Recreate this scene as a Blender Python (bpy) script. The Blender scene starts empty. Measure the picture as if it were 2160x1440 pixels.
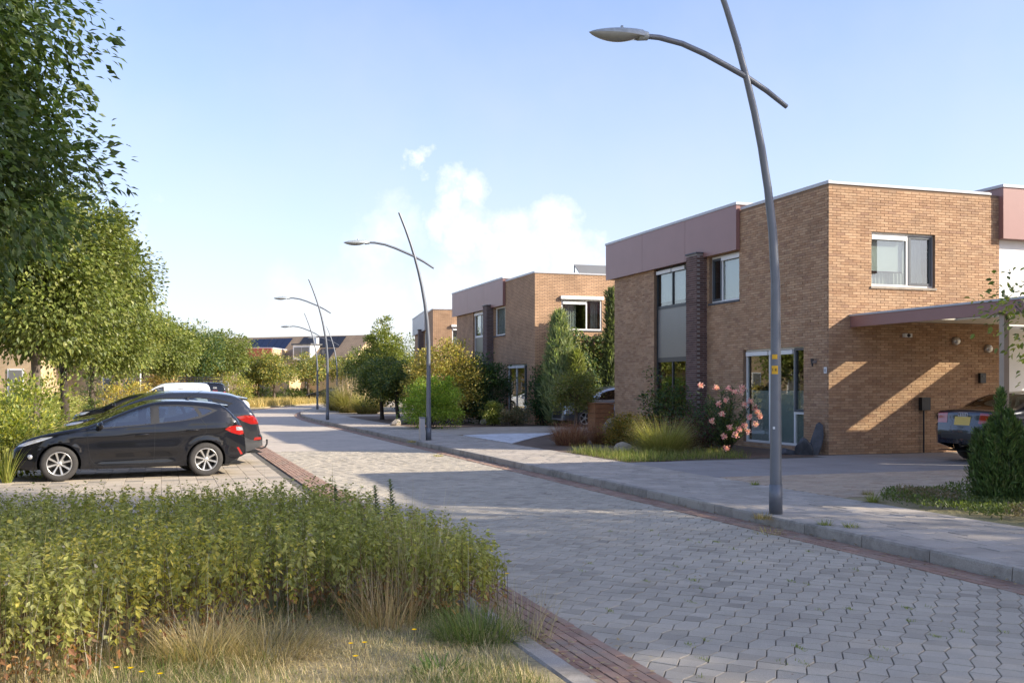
import bpy, bmesh, math, random
import numpy as np
from mathutils import Vector, Matrix
from mathutils.geometry import delaunay_2d_cdt

# ------------------------------------------------------------------ camera, sky, sun, exposure
# World axes: x runs across the street (0 = photographer, + towards the brick houses), y runs along it.
scene = bpy.context.scene
FPX, HOR, EYE = 2200.0, 815.0, 1.65            # focal length and horizon of the 2160 px photograph, eye height
TH = math.atan2(740.0, 2200.0)
CT, ST = math.cos(TH), math.sin(TH)
cam_d = bpy.data.cameras.new('camera'); cam = bpy.data.objects.new('camera', cam_d)
scene.collection.objects.link(cam); scene.camera = cam
cam.location = (0, 0, EYE); cam.rotation_euler = (math.pi / 2, 0, -TH)
cam_d.sensor_width = 36.0; cam_d.lens = 36.0 * FPX / 2160.0
cam_d.shift_y = (HOR - 720.0) / 2160.0
cam_d.clip_start = 0.05; cam_d.clip_end = 3000

SUN = Vector((-10.35, 6.8, -6.25)).normalized()   # direction the light travels
sl = bpy.data.lights.new('sun', 'SUN'); so = bpy.data.objects.new('sun', sl); scene.collection.objects.link(so)
so.rotation_euler = SUN.to_track_quat('-Z', 'Y').to_euler(); so.location = (30, -20, 30)
sl.energy = 2.45; sl.angle = math.radians(0.55); sl.color = (1.0, 0.91, 0.76)

scene.view_settings.view_transform = 'Standard'; scene.view_settings.look = 'None'
scene.view_settings.exposure = 1.82; scene.view_settings.gamma = 1.0
scene.view_settings.use_curve_mapping = False

def cam_dir(px, py):
    u, w = (px - 1080) / FPX, (HOR - py) / FPX
    return Vector((CT * u + ST, -ST * u + CT, w)).normalized()

world = bpy.data.worlds.new('World'); scene.world = world; world.use_nodes = True
def build_world():
    nt = world.node_tree; N = nt.nodes; L = nt.links; N.clear()
    out = N.new('ShaderNodeOutputWorld'); bg = N.new('ShaderNodeBackground'); bg.inputs['Strength'].default_value = 0.15
    L.new(bg.outputs[0], out.inputs[0])
    sky = N.new('ShaderNodeTexSky'); sky.sky_type = 'NISHITA'; sky.sun_disc = False
    sky.sun_elevation = math.asin(-SUN.z); sky.sun_rotation = math.atan2(-SUN.x, -SUN.y)
    sky.altitude = 0; sky.air_density = 1.0; sky.dust_density = 1.0; sky.ozone_density = 3.0
    tc = N.new('ShaderNodeTexCoord')
    def math_(op, a, b=None, clamp=False):
        m = N.new('ShaderNodeMath'); m.operation = op; m.use_clamp = clamp
        for i, v in enumerate((a, b)):
            if v is None: continue
            if isinstance(v, (int, float)): m.inputs[i].default_value = v
            else: L.new(v, m.inputs[i])
        return m.outputs[0]
    def noise(scale, detail, rough):
        n = N.new('ShaderNodeTexNoise'); n.inputs['Scale'].default_value = scale; n.inputs['Detail'].default_value = detail
        n.inputs['Roughness'].default_value = rough; L.new(tc.outputs['Generated'], n.inputs['Vector']); return n
    n1 = noise(22, 8, 0.62).outputs['Fac']; n2 = noise(7, 5, 0.55).outputs['Fac']
    nd = N.new('ShaderNodeTexNoise'); nd.inputs['Scale'].default_value = 26; nd.inputs['Detail'].default_value = 6; nd.inputs['Roughness'].default_value = .62; L.new(tc.outputs['Generated'], nd.inputs['Vector'])
    vs = N.new('ShaderNodeVectorMath'); vs.operation = 'SUBTRACT'; L.new(nd.outputs['Color'], vs.inputs[0]); vs.inputs[1].default_value = (.5, .5, .5)
    vm = N.new('ShaderNodeVectorMath'); vm.operation = 'SCALE'; L.new(vs.outputs[0], vm.inputs[0]); vm.inputs['Scale'].default_value = .072
    va = N.new('ShaderNodeVectorMath'); va.operation = 'ADD'; L.new(tc.outputs['Generated'], va.inputs[0]); L.new(vm.outputs[0], va.inputs[1])
    total = None
    # the small cumulus above the roofs and the paler wisps low on the left
    for px, py, r, amt in ((884, 338, 26, .95), (955, 395, 34, .75), (1000, 415, 40, .9), (945, 455, 42, 1.05), (1010, 500, 62, 1.2),
                           (1090, 515, 66, 1.2), (1165, 480, 52, 1.0), (1205, 535, 62, 1.0), (1050, 560, 70, .9),
                           (830, 485, 70, .6), (780, 530, 80, .5), (770, 650, 130, .6), (960, 610, 95, .6), (290, 500, 45, .4), (1260, 560, 60, .6), (640, 640, 110, .4), (350, 430, 30, .3)):
        d = cam_dir(px, py)
        vd = N.new('ShaderNodeVectorMath'); vd.operation = 'DISTANCE'; L.new(va.outputs[0], vd.inputs[0]); vd.inputs[1].default_value = d
        q = math_('DIVIDE', vd.outputs['Value'], 1.45 * r / FPX)
        f = math_('MULTIPLY', math_('SUBTRACT', 1.0, q, True), amt)
        total = f if total is None else math_('MAXIMUM', total, f)
    # lumps: noise eats into the blobs
    lump = math_('MULTIPLY', math_('SUBTRACT', n1, 0.5), 1.3)
    m = math_('ADD', total, math_('MULTIPLY', lump, math_('MULTIPLY', total, 1.6, True)))
    m = math_('MULTIPLY', math_('SUBTRACT', m, 0.16), 1.05, True)
    # thin even veil all over the sky, thicker towards the horizon
    sep = N.new('ShaderNodeSeparateXYZ'); L.new(tc.outputs['Generated'], sep.inputs[0])
    low = math_('SUBTRACT', 1.0, math_('MULTIPLY', math_('ABSOLUTE', sep.outputs['Z']), 2.6), True)
    veil = math_('MULTIPLY', math_('ADD', math_('MULTIPLY', low, 0.52), math_('MULTIPLY', math_('SUBTRACT', n2, .45), .35)), 0.85, True)
    veil = math_('ADD', veil, 0.11, True)
    mix1 = N.new('ShaderNodeMix'); mix1.data_type = 'RGBA'; L.new(veil, mix1.inputs['Factor'])
    tint = N.new('ShaderNodeMix'); tint.data_type = 'RGBA'; tint.blend_type = 'MULTIPLY'; tint.inputs['Factor'].default_value = 1
    L.new(sky.outputs[0], tint.inputs[6]); tint.inputs[7].default_value = (.54, .515, .575, 1)
    L.new(tint.outputs[2], mix1.inputs[6]); mix1.inputs[7].default_value = (1.85, 1.80, 1.90, 1)
    mix2 = N.new('ShaderNodeMix'); mix2.data_type = 'RGBA'; L.new(m, mix2.inputs['Factor'])
    L.new(mix1.outputs[2], mix2.inputs[6]); mix2.inputs[7].default_value = (2.5, 2.52, 2.6, 1)
    L.new(mix2.outputs[2], bg.inputs['Color'])
build_world()

# ------------------------------------------------------------------ helpers
rng = np.random.default_rng(7); random.seed(7)
COL = scene.collection
def G(px, py, z=0.0):
    """photo pixel of a point standing on the ground at height z -> world x, y"""
    d = FPX * (EYE - z) / (py - HOR); X = (px - 1080) / FPX * d
    return (CT * X + ST * d, -ST * X + CT * d)
def GD(px, d):
    X = (px - 1080) / FPX * d
    return (CT * X + ST * d, -ST * X + CT * d)

def link(o, parent=None):
    COL.objects.link(o)
    if parent is not None: o.parent = parent
    return o
def tag(o, label=None, cat=None, group=None, kind=None):
    if label: o['label'] = label
    if cat: o['category'] = cat
    if group: o['group'] = group
    if kind: o['kind'] = kind
    return o
def empty(name, loc=(0, 0, 0), rz=0.0, parent=None):
    o = bpy.data.objects.new(name, None); o.empty_display_size = .2
    o.location = loc; o.rotation_euler = (0, 0, rz)
    return link(o, parent)
def obj(name, me, parent=None, loc=None):
    o = bpy.data.objects.new(name, me)
    if loc is not None: o.location = loc
    return link(o, parent)

def mesh_arr(name, V, F, mat, smooth=False, tint=None):
    """V (n,3); F (m,k) constant face size; tint (n,) or (n,4) per vertex"""
    me = bpy.data.meshes.new(name); V = np.asarray(V, np.float32); F = np.asarray(F, np.int32)
    n, (m, k) = len(V), F.shape
    me.vertices.add(n); me.vertices.foreach_set('co', V.ravel())
    me.loops.add(m * k); me.loops.foreach_set('vertex_index', F.ravel())
    me.polygons.add(m); me.polygons.foreach_set('loop_start', np.arange(0, m * k, k, dtype=np.int32))
    if smooth: me.polygons.foreach_set('use_smooth', np.ones(m, bool))
    else: me.polygons.foreach_set('use_smooth', np.zeros(m, bool))
    if tint is not None:
        t = np.asarray(tint, np.float32)
        if t.ndim == 1: t = np.stack([t, t, t, np.ones_like(t)], 1)
        a = me.attributes.new('tint', 'FLOAT_COLOR', 'POINT'); a.data.foreach_set('color', t.ravel())
    me.update(calc_edges=True); me.validate()
    if mat is not None: me.materials.append(mat)
    return me

class MB:
    """collects boxes, prisms, tubes and lathes into one mesh"""
    def __init__(s): s.v = []; s.f = []; s.sm = []
    def add(s, V, F, smooth=False):
        o = len(s.v); s.v += [tuple(map(float, p)) for p in V]; s.f += [tuple(i + o for i in f) for f in F]; s.sm += [smooth] * len(F)
    def box(s, x0, x1, y0, y1, z0, z1):
        V = [(x0, y0, z0), (x1, y0, z0), (x1, y1, z0), (x0, y1, z0), (x0, y0, z1), (x1, y0, z1), (x1, y1, z1), (x0, y1, z1)]
        s.add(V, [(0, 3, 2, 1), (4, 5, 6, 7), (0, 1, 5, 4), (1, 2, 6, 5), (2, 3, 7, 6), (3, 0, 4, 7)])
    def obox(s, c, ax, ay, az):
        c, ax, ay, az = map(Vector, (c, ax, ay, az)); V = []
        for k in (-1, 1):
            for (i, j) in ((-1, -1), (1, -1), (1, 1), (-1, 1)): V.append(c + ax * i + ay * j + az * k)
        s.add(V, [(0, 3, 2, 1), (4, 5, 6, 7), (0, 1, 5, 4), (1, 2, 6, 5), (2, 3, 7, 6), (3, 0, 4, 7)])
    def quad(s, a, b, c, d): s.add([a, b, c, d], [(0, 1, 2, 3)])
    def prism(s, poly, z0, z1):
        n = len(poly); V = [(x, y, z0) for x, y in poly] + [(x, y, z1) for x, y in poly]
        s.add(V, [tuple(range(n - 1, -1, -1)), tuple(range(n, 2 * n))] + [(i, (i + 1) % n, n + (i + 1) % n, n + i) for i in range(n)])
    def tube(s, pts, rad, seg=8, caps=True, smooth=True):
        pts = [Vector(p) for p in pts]; n = len(pts)
        if isinstance(rad, (int, float)): rad = [rad] * n
        V = []; ref = Vector((0, 0, 1)); prev = None
        for i, p in enumerate(pts):
            t = (pts[min(i + 1, n - 1)] - pts[max(i - 1, 0)])
            t = t.normalized() if t.length > 1e-9 else Vector((0, 0, 1))
            if prev is None:
                a = t.cross(Vector((0, 0, 1)) if abs(t.z) < .9 else Vector((1, 0, 0))).normalized()
            else: a = (prev - t * prev.dot(t)).normalized()
            prev = a; b = t.cross(a)
            for k in range(seg):
                an = 2 * math.pi * k / seg; V.append(p + (a * math.cos(an) + b * math.sin(an)) * rad[i])
        F = [(i * seg + k, i * seg + (k + 1) % seg, (i + 1) * seg + (k + 1) % seg, (i + 1) * seg + k) for i in range(n - 1) for k in range(seg)]
        s.add(V, F, smooth)
        if caps:
            s.add(V[:seg], [tuple(range(seg - 1, -1, -1))]); s.add(V[-seg:], [tuple(range(seg))])
    def lathe(s, prof, seg=24, axis='z', c=(0, 0, 0), smooth=True):
        V = []
        for r, h in prof:
            for k in range(seg):
                an = 2 * math.pi * k / seg; ca, sa = r * math.cos(an), r * math.sin(an)
                V.append({'z': (c[0] + ca, c[1] + sa, c[2] + h), 'y': (c[0] + ca, c[1] + h, c[2] + sa), 'x': (c[0] + h, c[1] + ca, c[2] + sa)}[axis])
        n = len(prof)
        F = [(i * seg + k, i * seg + (k + 1) % seg, (i + 1) * seg + (k + 1) % seg, (i + 1) * seg + k) for i in range(n - 1) for k in range(seg)]
        s.add(V, F, smooth)
    def mesh(s, name, mat, recalc=True):
        me = bpy.data.meshes.new(name); me.from_pydata(s.v, [], s.f)
        me.polygons.foreach_set('use_smooth', np.array(s.sm, bool))
        if recalc:
            bm = bmesh.new(); bm.from_mesh(me); bmesh.ops.recalc_face_normals(bm, faces=bm.faces); bm.to_mesh(me); bm.free()
        me.update()
        for m_ in (mat if isinstance(mat, (list, tuple)) else [mat]): me.materials.append(m_)
        return me
    def build(s, name, mat, parent=None, recalc=True):
        return obj(name, s.mesh(name, mat, recalc), parent)

# ------------------------------------------------------------------ materials
class NT:
    def __init__(s, name):
        s.m = bpy.data.materials.new(name); s.m.use_nodes = True; s.t = s.m.node_tree; s.N = s.t.nodes; s.L = s.t.links
        s.b = s.N['Principled BSDF']; s.out = s.N['Material Output']
    def n(s, typ, **kw):
        x = s.N.new(typ)
        for k, v in kw.items():
            if k in x.inputs: x.inputs[k].default_value = v
            else: setattr(x, k, v)
        return x
    def l(s, a, b): s.L.new(a, b)
    def coord(s, kind='Object'): return s.n('ShaderNodeTexCoord').outputs[kind]
    def noise(s, scale, detail=4, rough=.55, vec=None, stretch=None):
        x = s.n('ShaderNodeTexNoise'); x.inputs['Scale'].default_value = scale; x.inputs['Detail'].default_value = detail; x.inputs['Roughness'].default_value = rough
        v = vec or s.coord()
        if stretch:
            mp = s.n('ShaderNodeMapping'); mp.inputs['Scale'].default_value = stretch; s.l(v, mp.inputs[0]); v = mp.outputs[0]
        s.l(v, x.inputs['Vector']); return x.outputs['Fac']
    def ramp(s, fac, stops):
        r = s.n('ShaderNodeValToRGB'); e = r.color_ramp.elements
        while len(e) < len(stops): e.new(.5)
        for i, (p, c) in enumerate(stops):
            e[i].position = p; e[i].color = (*c, 1) if not isinstance(c, (int, float)) else (c, c, c, 1)
        s.l(fac, r.inputs[0]); return r.outputs[0]
    def mix(s, fac, a, b, mode='MIX'):
        x = s.n('ShaderNodeMix', data_type='RGBA', blend_type=mode)
        for i, v in ((0, fac), (6, a), (7, b)):
            if isinstance(v, (int, float)): x.inputs[i].default_value = v
            elif isinstance(v, tuple): x.inputs[i].default_value = (*v, 1)
            else: s.l(v, x.inputs[i])
        return x.outputs[2]
    def math(s, op, a, b=None, clamp=False):
        m = s.n('ShaderNodeMath', operation=op); m.use_clamp = clamp
        for i, v in enumerate((a, b)):
            if v is None: continue
            if isinstance(v, (int, float)): m.inputs[i].default_value = v
            else: s.l(v, m.inputs[i])
        return m.outputs[0]
    def bump(s, h, strength=.3, dist=.01):
        b = s.n('ShaderNodeBump'); b.inputs['Strength'].default_value = strength; b.inputs['Distance'].default_value = dist
        s.l(h, b.inputs['Height']); s.l(b.outputs[0], s.b.inputs['Normal']); return b
    def col(s, c): s.l(c, s.b.inputs['Base Color']) if not isinstance(c, tuple) else setattr(s.b.inputs['Base Color'], 'default_value', (*c, 1))
    def set(s, **kw):
        for k, v in kw.items(): s.b.inputs[k.replace('_', ' ')].default_value = v
        return s
    def piece_rand(s):
        """one random value per laid piece, single object or joined"""
        a = s.n('ShaderNodeAttribute', attribute_name='tint'); oi = s.n('ShaderNodeObjectInfo')
        sep = s.n('ShaderNodeSeparateColor'); s.l(a.outputs['Color'], sep.inputs[0])
        return s.math('FRACT', s.math('ADD', sep.outputs[0], oi.outputs['Random']))

M = {}
def plain(name, c, rough=.6, metal=0.0, var=.12, scale=6.0, bump=0.0, spec=None, coat=0.0):
    t = NT(name); f = t.noise(scale, 5, .6)
    lo = tuple(max(0, v * (1 - var)) for v in c); hi = tuple(min(1, v * (1 + var)) for v in c)
    t.col(t.ramp(f, [(.25, lo), (.75, hi)])); t.set(Roughness=rough, Metallic=metal)
    if coat: t.set(Coat_Weight=coat, Coat_Roughness=.03)
    if spec is not None: t.b.inputs['Specular IOR Level'].default_value = spec
    if bump: t.bump(t.noise(scale * 8, 4), bump, .01)
    M[name] = t.m; return t.m
def pieces_mat(name, stops, rough=.85, speck=.25, bump=.25, fine=160.0, dirt=None, dirt_amt=.5):
    t = NT(name); r = t.piece_rand(); c = t.ramp(r, stops)
    v = t.coord('Object'); geo = t.n('ShaderNodeNewGeometry').outputs['Position']
    f = t.noise(fine, 3, .7, geo)
    c = t.mix(1.0, c, t.ramp(f, [(.3, 1 - speck), (.7, 1 + speck * .6)]), 'MULTIPLY')
    big = t.noise(1.1, 5, .65, geo)
    c = t.mix(1.0, c, t.ramp(big, [(.3, .84), (.7, 1.1)]), 'MULTIPLY')
    if dirt:
        dm = t.noise(2.3, 6, .7, geo); c = t.mix(t.ramp(dm, [(.48, 0.0), (.75, dirt_amt)]), c, dirt)
    t.col(c); t.set(Roughness=rough); t.bump(f, bump, .004)
    M[name] = t.m; return t.m
def leaf_mat(name, rough=.5, trans=.4, spec=.35):
    t = NT(name); a = t.n('ShaderNodeAttribute', attribute_name='tint')
    t.l(a.outputs['Color'], t.b.inputs['Base Color']); t.set(Roughness=rough); t.b.inputs['Specular IOR Level'].default_value = spec
    tr = t.n('ShaderNodeBsdfTranslucent'); hs = t.mix(1.0, a.outputs['Color'], (1.25, 1.35, .55), 'MULTIPLY'); t.l(hs, tr.inputs['Color'])
    mx = t.n('ShaderNodeMixShader'); mx.inputs[0].default_value = trans
    t.l(t.b.outputs[0], mx.inputs[1]); t.l(tr.outputs[0], mx.inputs[2]); t.l(mx.outputs[0], t.out.inputs['Surface'])
    M[name] = t.m; return t.m
def glass_mat(name, tint=(.75, .8, .8), ior=1.9, rough=.01, refl=(1, 1, 1)):
    t = NT(name); t.N.remove(t.b)
    tr = t.n('ShaderNodeBsdfTransparent'); tr.inputs[0].default_value = (*tint, 1)
    gl = t.n('ShaderNodeBsdfGlossy'); gl.inputs['Roughness'].default_value = rough; gl.inputs['Color'].default_value = (*refl, 1)
    f0 = ((ior - 1) / (ior + 1)) ** 2; lw = t.n('ShaderNodeLayerWeight'); lw.inputs['Blend'].default_value = .5
    sch = t.math('ADD', t.math('MULTIPLY', t.math('POWER', lw.outputs['Facing'], 5.0), 1 - f0), f0, True)
    mx = t.n('ShaderNodeMixShader'); t.l(sch, mx.inputs[0]); t.l(tr.outputs[0], mx.inputs[1]); t.l(gl.outputs[0], mx.inputs[2])
    t.l(mx.outputs[0], t.out.inputs['Surface']); M[name] = t.m; return t.m
def brick_tex_mat(name, c1, c2, mortar, bw=.215, bh=.0605, ms=.012, bump=.6, var=(.75, 1.15)):
    t = NT(name); geo = t.n('ShaderNodeNewGeometry').outputs['Position']
    sp = t.n('ShaderNodeSeparateXYZ'); t.l(geo, sp.inputs[0])
    cb = t.n('ShaderNodeCombineXYZ'); t.l(t.math('ADD', sp.outputs[0], sp.outputs[1]), cb.inputs[0]); t.l(sp.outputs[2], cb.inputs[1])
    br = t.n('ShaderNodeTexBrick'); t.l(cb.outputs[0], br.inputs['Vector'])
    br.inputs['Scale'].default_value = 1; br.inputs['Brick Width'].default_value = bw; br.inputs['Row Height'].default_value = bh
    br.inputs['Mortar Size'].default_value = ms; br.inputs['Mortar Smooth'].default_value = .2; br.inputs['Bias'].default_value = 0
    br.inputs['Color1'].default_value = (*c1, 1); br.inputs['Color2'].default_value = (*c2, 1); br.inputs['Mortar'].default_value = (*mortar, 1)
    c = t.mix(1.0, br.outputs['Color'], t.ramp(t.noise(1.4, 6, .65, geo), [(.3, var[0]), (.7, var[1])]), 'MULTIPLY')
    t.col(c); t.set(Roughness=.9); t.bump(t.math('SUBTRACT', 1.0, br.outputs['Fac']), bump, .012); M[name] = t.m; return t.m

BR = [(.0, (.39, .225, .128)), (.25, (.475, .29, .166)), (.5, (.515, .32, .186)), (.75, (.56, .365, .22)), (.9, (.45, .28, .168)), (1.0, (.37, .215, .133))]
pieces_mat('brick', BR, .9, .28, .4, 130, (.20, .145, .10), .35)
pieces_mat('dark_brick', [(0, (.095, .052, .044)), (.5, (.135, .075, .062)), (1, (.18, .105, .085))], .85, .2, .3)
plain('mortar', (.25, .165, .105), .95, 0, .15, 5, .2)
plain('grey_mortar', (.30, .27, .25), .95, 0, .12, 5, .2)
brick_tex_mat('brick_far', (.47, .282, .158), (.565, .352, .205), (.24, .155, .10))
brick_tex_mat('dark_brick_far', (.10, .058, .05), (.15, .085, .07), (.2, .17, .16))
brick_tex_mat('beige_brick', (.52, .36, .20), (.60, .43, .25), (.5, .38, .25), bump=.3)
brick_tex_mat('orange_brick', (.45, .22, .12), (.5, .27, .15), (.4, .26, .17), bump=.3)
plain('fascia', (.30, .155, .135), .40, 0, .06, 1.5)
plain('red_fascia', (.33, .085, .05), .5, 0, .06, 1.5)
plain('pale_fascia', (.52, .50, .50), .45, 0, .06, 1.5)
plain('trim', (.50, .50, .51), .42, 0, .05, 3)
plain('white_paint', (.80, .79, .76), .5, 0, .05, 2)
plain('cream_board', (.72, .67, .56), .6, 0, .05, 2)
plain('grey_frame', (.085, .095, .105), .4, 0, .06, 3)
plain('dark_frame', (.035, .040, .045), .4, 0, .06, 3)
plain('grey_panel', (.19, .185, .17), .28, 0, .08, 1.2)
plain('blind', (.82, .82, .80), .7, 0, .03, 2)
plain('curtain', (.62, .62, .60), .8, 0, .12, 5)
plain('room_dark', (.05, .045, .04), .9)
plain('roofing', (.12, .12, .12), .9, 0, .2, 2)
plain('concrete', (.44, .39, .33), .9, 0, .18, 4, .3)
plain('steel', (.40, .40, .42), .42, .7, .08, 9)
plain('lamp_grey', (.165, .175, .195), .42, .35, .10, 4)
plain('lamp_head', (.34, .37, .38), .5, .1, .22, 14)
plain('lamp_glass', (.30, .30, .27), .12, 0, .1, 10)
plain('black_plastic', (.012, .012, .013), .45)
plain('grey_plastic', (.05, .05, .052), .5)
plain('rubber', (.045, .041, .038), .85, 0, .18, 30)
plain('alloy', (.58, .56, .53), .3, .75, .05, 5)
plain('dark_alloy', (.05, .05, .05), .5, .4)
plain('chrome', (.75, .75, .76), .1, 1.0, .02)
plain('underbody', (.012, .012, .012), .9)
plain('seat_cloth', (.05, .055, .06), .9)
plain('plate_yellow', (.66, .46, .10), .5, 0, .04)
plain('sticker_yellow', (.85, .46, .02), .5, 0, .04)
plain('ink', (.02, .02, .02), .6)
plain('ink_red', (.6, .02, .03), .5)
plain('ink_white', (.85, .85, .85), .5)
plain('wood', (.30, .13, .055), .55, 0, .25, 9, .15)
plain('bark', (.13, .10, .075), .95, 0, .35, 16, .6)
plain('dark_bark', (.060, .045, .035), .95, 0, .35, 16, .6)
plain('slate', (.085, .09, .10), .6, 0, .35, 7, .6)
plain('rock', (.36, .31, .25), .9, 0, .25, 6, .5)
plain('red_lamp', (.34, .012, .008), .08, 0, .1, 20, coat=.8)
plain('clear_lamp', (.55, .56, .58), .08, .5, .2, 30, coat=.8)
plain('orange_lamp', (.65, .18, .02), .15, 0, .1, 20)
glass_mat('window_glass', (.72, .76, .74), 2.1)
glass_mat('car_glass', (.55, .63, .63), 2.2)
glass_mat('dark_car_glass', (.10, .12, .12), 1.7)
glass_mat('skylight_glass', (.93, .93, .90), 1.2, .08)
for nm, c, r, me_ in (('paint_black', (.006, .0065, .009), .35, 0), ('paint_graphite', (.040, .043, .050), .25, .6), ('paint_white', (.78, .79, .80), .3, 0),
                      ('paint_silver', (.42, .44, .47), .28, .7), ('paint_blue', (.20, .25, .33), .28, .5), ('paint_navy', (.015, .02, .035), .25, .3)):
    plain(nm, c, r, me_, .02, 2, coat=1.0, spec=.1 if 'black' in nm else .4)
for nm in ('leaf', 'leaf_matt'): leaf_mat(nm, .42 if nm == 'leaf' else .75, .35 if nm == 'leaf' else .42, .4 if nm == 'leaf' else .15)
leaf_mat('blade', .8, .3, .1); leaf_mat('petal', .7, .35, .1)
# ------------------------------------------------------------------ the setting: ground, street, pavements
SW = 0.12                                    # pavement level above the carriageway
def off(p): return 0.0048 * max(0.0, p - 48) ** 2      # the street bends to the right far away

pieces_mat('paver', [(0, (.33, .285, .215)), (.06, (.40, .345, .262)), (.4, (.47, .407, .312)), (.8, (.51, .443, .34)), (1, (.44, .38, .29))], .88, .30, .35, 210, (.36, .31, .245), .55)
def stain(m, col, thr=(.58, .74), amt=.45, scale=.55):
    nt = m.node_tree; bs = nt.nodes['Principled BSDF']; src = bs.inputs['Base Color'].links[0].from_socket
    geo = nt.nodes.new('ShaderNodeNewGeometry'); n = nt.nodes.new('ShaderNodeTexNoise'); n.inputs['Scale'].default_value = scale; n.inputs['Detail'].default_value = 7; n.inputs['Roughness'].default_value = .68
    mp = nt.nodes.new('ShaderNodeMapping'); mp.inputs['Scale'].default_value = (1.0, .35, 1); nt.links.new(geo.outputs['Position'], mp.inputs[0]); nt.links.new(mp.outputs[0], n.inputs['Vector'])
    r = nt.nodes.new('ShaderNodeValToRGB'); r.color_ramp.elements[0].position, r.color_ramp.elements[1].position = thr; r.color_ramp.elements[0].color = (0, 0, 0, 1); r.color_ramp.elements[1].color = (amt, amt, amt, 1); nt.links.new(n.outputs['Fac'], r.inputs[0])
    mx = nt.nodes.new('ShaderNodeMix'); mx.data_type = 'RGBA'; nt.links.new(r.outputs[0], mx.inputs[0]); nt.links.new(src, mx.inputs[6]); mx.inputs[7].default_value = (*col, 1); nt.links.new(mx.outputs[2], bs.inputs['Base Color'])
stain(M['paver'], (.27, .235, .19)); stain(M['brick'], (.30, .20, .13), (.55, .8), .5, .9)
pieces_mat('red_paver', [(0, (.28, .165, .115)), (.5, (.35, .21, .145)), (1, (.40, .255, .18))], .88, .25, .35, 170, (.31, .255, .195), 1.0)
pieces_mat('tile', [(0, (.40, .345, .28)), (.5, (.46, .395, .32)), (1, (.51, .44, .36))], .88, .28, .3, 190, (.27, .235, .19), .85)
pieces_mat('tan_paver', [(0, (.48, .355, .245)), (.5, (.56, .43, .30)), (1, (.45, .32, .215))], .9, .22, .3, 150, (.36, .31, .24), .5)
pieces_mat('dark_paver', [(0, (.27, .235, .19)), (1, (.32, .28, .225))], .9, .2, .3, 150)
pieces_mat('bay_paver', [(0, (.44, .365, .275)), (.5, (.49, .41, .31)), (1, (.53, .445, .34))], .9, .22, .3, 150, (.30, .27, .22), .5)
pieces_mat('kerb_stone', [(0, (.38, .335, .28)), (1, (.46, .41, .34))], .92, .3, .5, 120, (.14, .125, .10), 1.0)
pieces_mat('slab', [(0, (.29, .26, .235)), (1, (.315, .285, .258))], .85, .12, .15, 120, (.30, .29, .27), .4)
plain('joint', (.125, .11, .085), .97, 0, .35, 3)
plain('soil', (.13, .085, .055), .97, 0, .35, 5, .4)
def ground_mat():
    t = NT('dry_ground'); geo = t.n('ShaderNodeNewGeometry').outputs['Position']
    f = t.noise(.5, 8, .65, geo); g = t.noise(35, 5, .7, geo)
    c = t.ramp(f, [(.3, (.19, .20, .08)), (.5, (.40, .32, .17)), (.72, (.52, .42, .24))])
    c = t.mix(1.0, c, t.ramp(g, [(.25, .5), (.75, 1.25)]), 'MULTIPLY'); t.col(c); t.set(Roughness=.97); t.bump(g, .7, .03); M['dry_ground'] = t.m
ground_mat()
def far_road_mat(name, a, b):
    t = NT(name); geo = t.n('ShaderNodeNewGeometry').outputs['Position']
    v = t.n('ShaderNodeTexVoronoi'); v.inputs['Scale'].default_value = 6.5; t.l(geo, v.inputs['Vector'])
    c = t.ramp(v.outputs['Color'], [(.2, a), (.8, b)])
    c = t.mix(1.0, c, t.ramp(t.noise(.8, 6, .65, geo), [(.3, .85), (.7, 1.1)]), 'MULTIPLY')
    t.col(c); t.set(Roughness=.9); t.bump(t.noise(60, 4, .6, geo), .3, .006); M[name] = t.m
far_road_mat('far_road', (.48, .405, .325), (.54, .46, .37))
far_road_mat('far_tile', (.42, .36, .295), (.49, .42, .345))
far_road_mat('far_drive', (.38, .31, .235), (.45, .375, .285))
far_road_mat('white_gravel', (.55, .54, .53), (.75, .74, .73))

mb = MB(); mb.box(-900, 900, -300, 1500, -1.2, -.10)
tag(mb.build('ground', M['dry_ground']), 'dry straw coloured ground spreading out to the horizon', kind='structure')

def ribbon(name, x0, x1, y0, y1, z, mat, step=3.0, thick=.2):
    """strip that follows the bend of the street"""
    ys = np.arange(y0, y1 + 1e-6, step); V = []; F = []
    for y in ys:
        o = off(y); V += [(x0 + o, y, z), (x1 + o, y, z), (x0 + o, y, z - thick), (x1 + o, y, z - thick)]
    for i in range(len(ys) - 1):
        a, b = 4 * i, 4 * i + 4
        F += [(a, a + 1, b + 1, b), (a + 2, a, b, b + 2), (a + 1, a + 3, b + 3, b + 1)]
    return obj(name, mesh_arr(name, V, F, mat))

ROAD_END, NEAR_END = 150, 27.0
road = tag(ribbon('road', 2.7, 6.47, -12, ROAD_END, -.016, M['joint']), 'grey interlocking paver street curving away between the houses', kind='structure')
ribbon('road_surface', 2.7, 6.47, NEAR_END, ROAD_END, -.004, M['far_road'], thick=.01).parent = road
ribbon('road_surface', 2.7, 6.47, -12, 1.5, -.004, M['far_road'], thick=.01).parent = road

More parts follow.
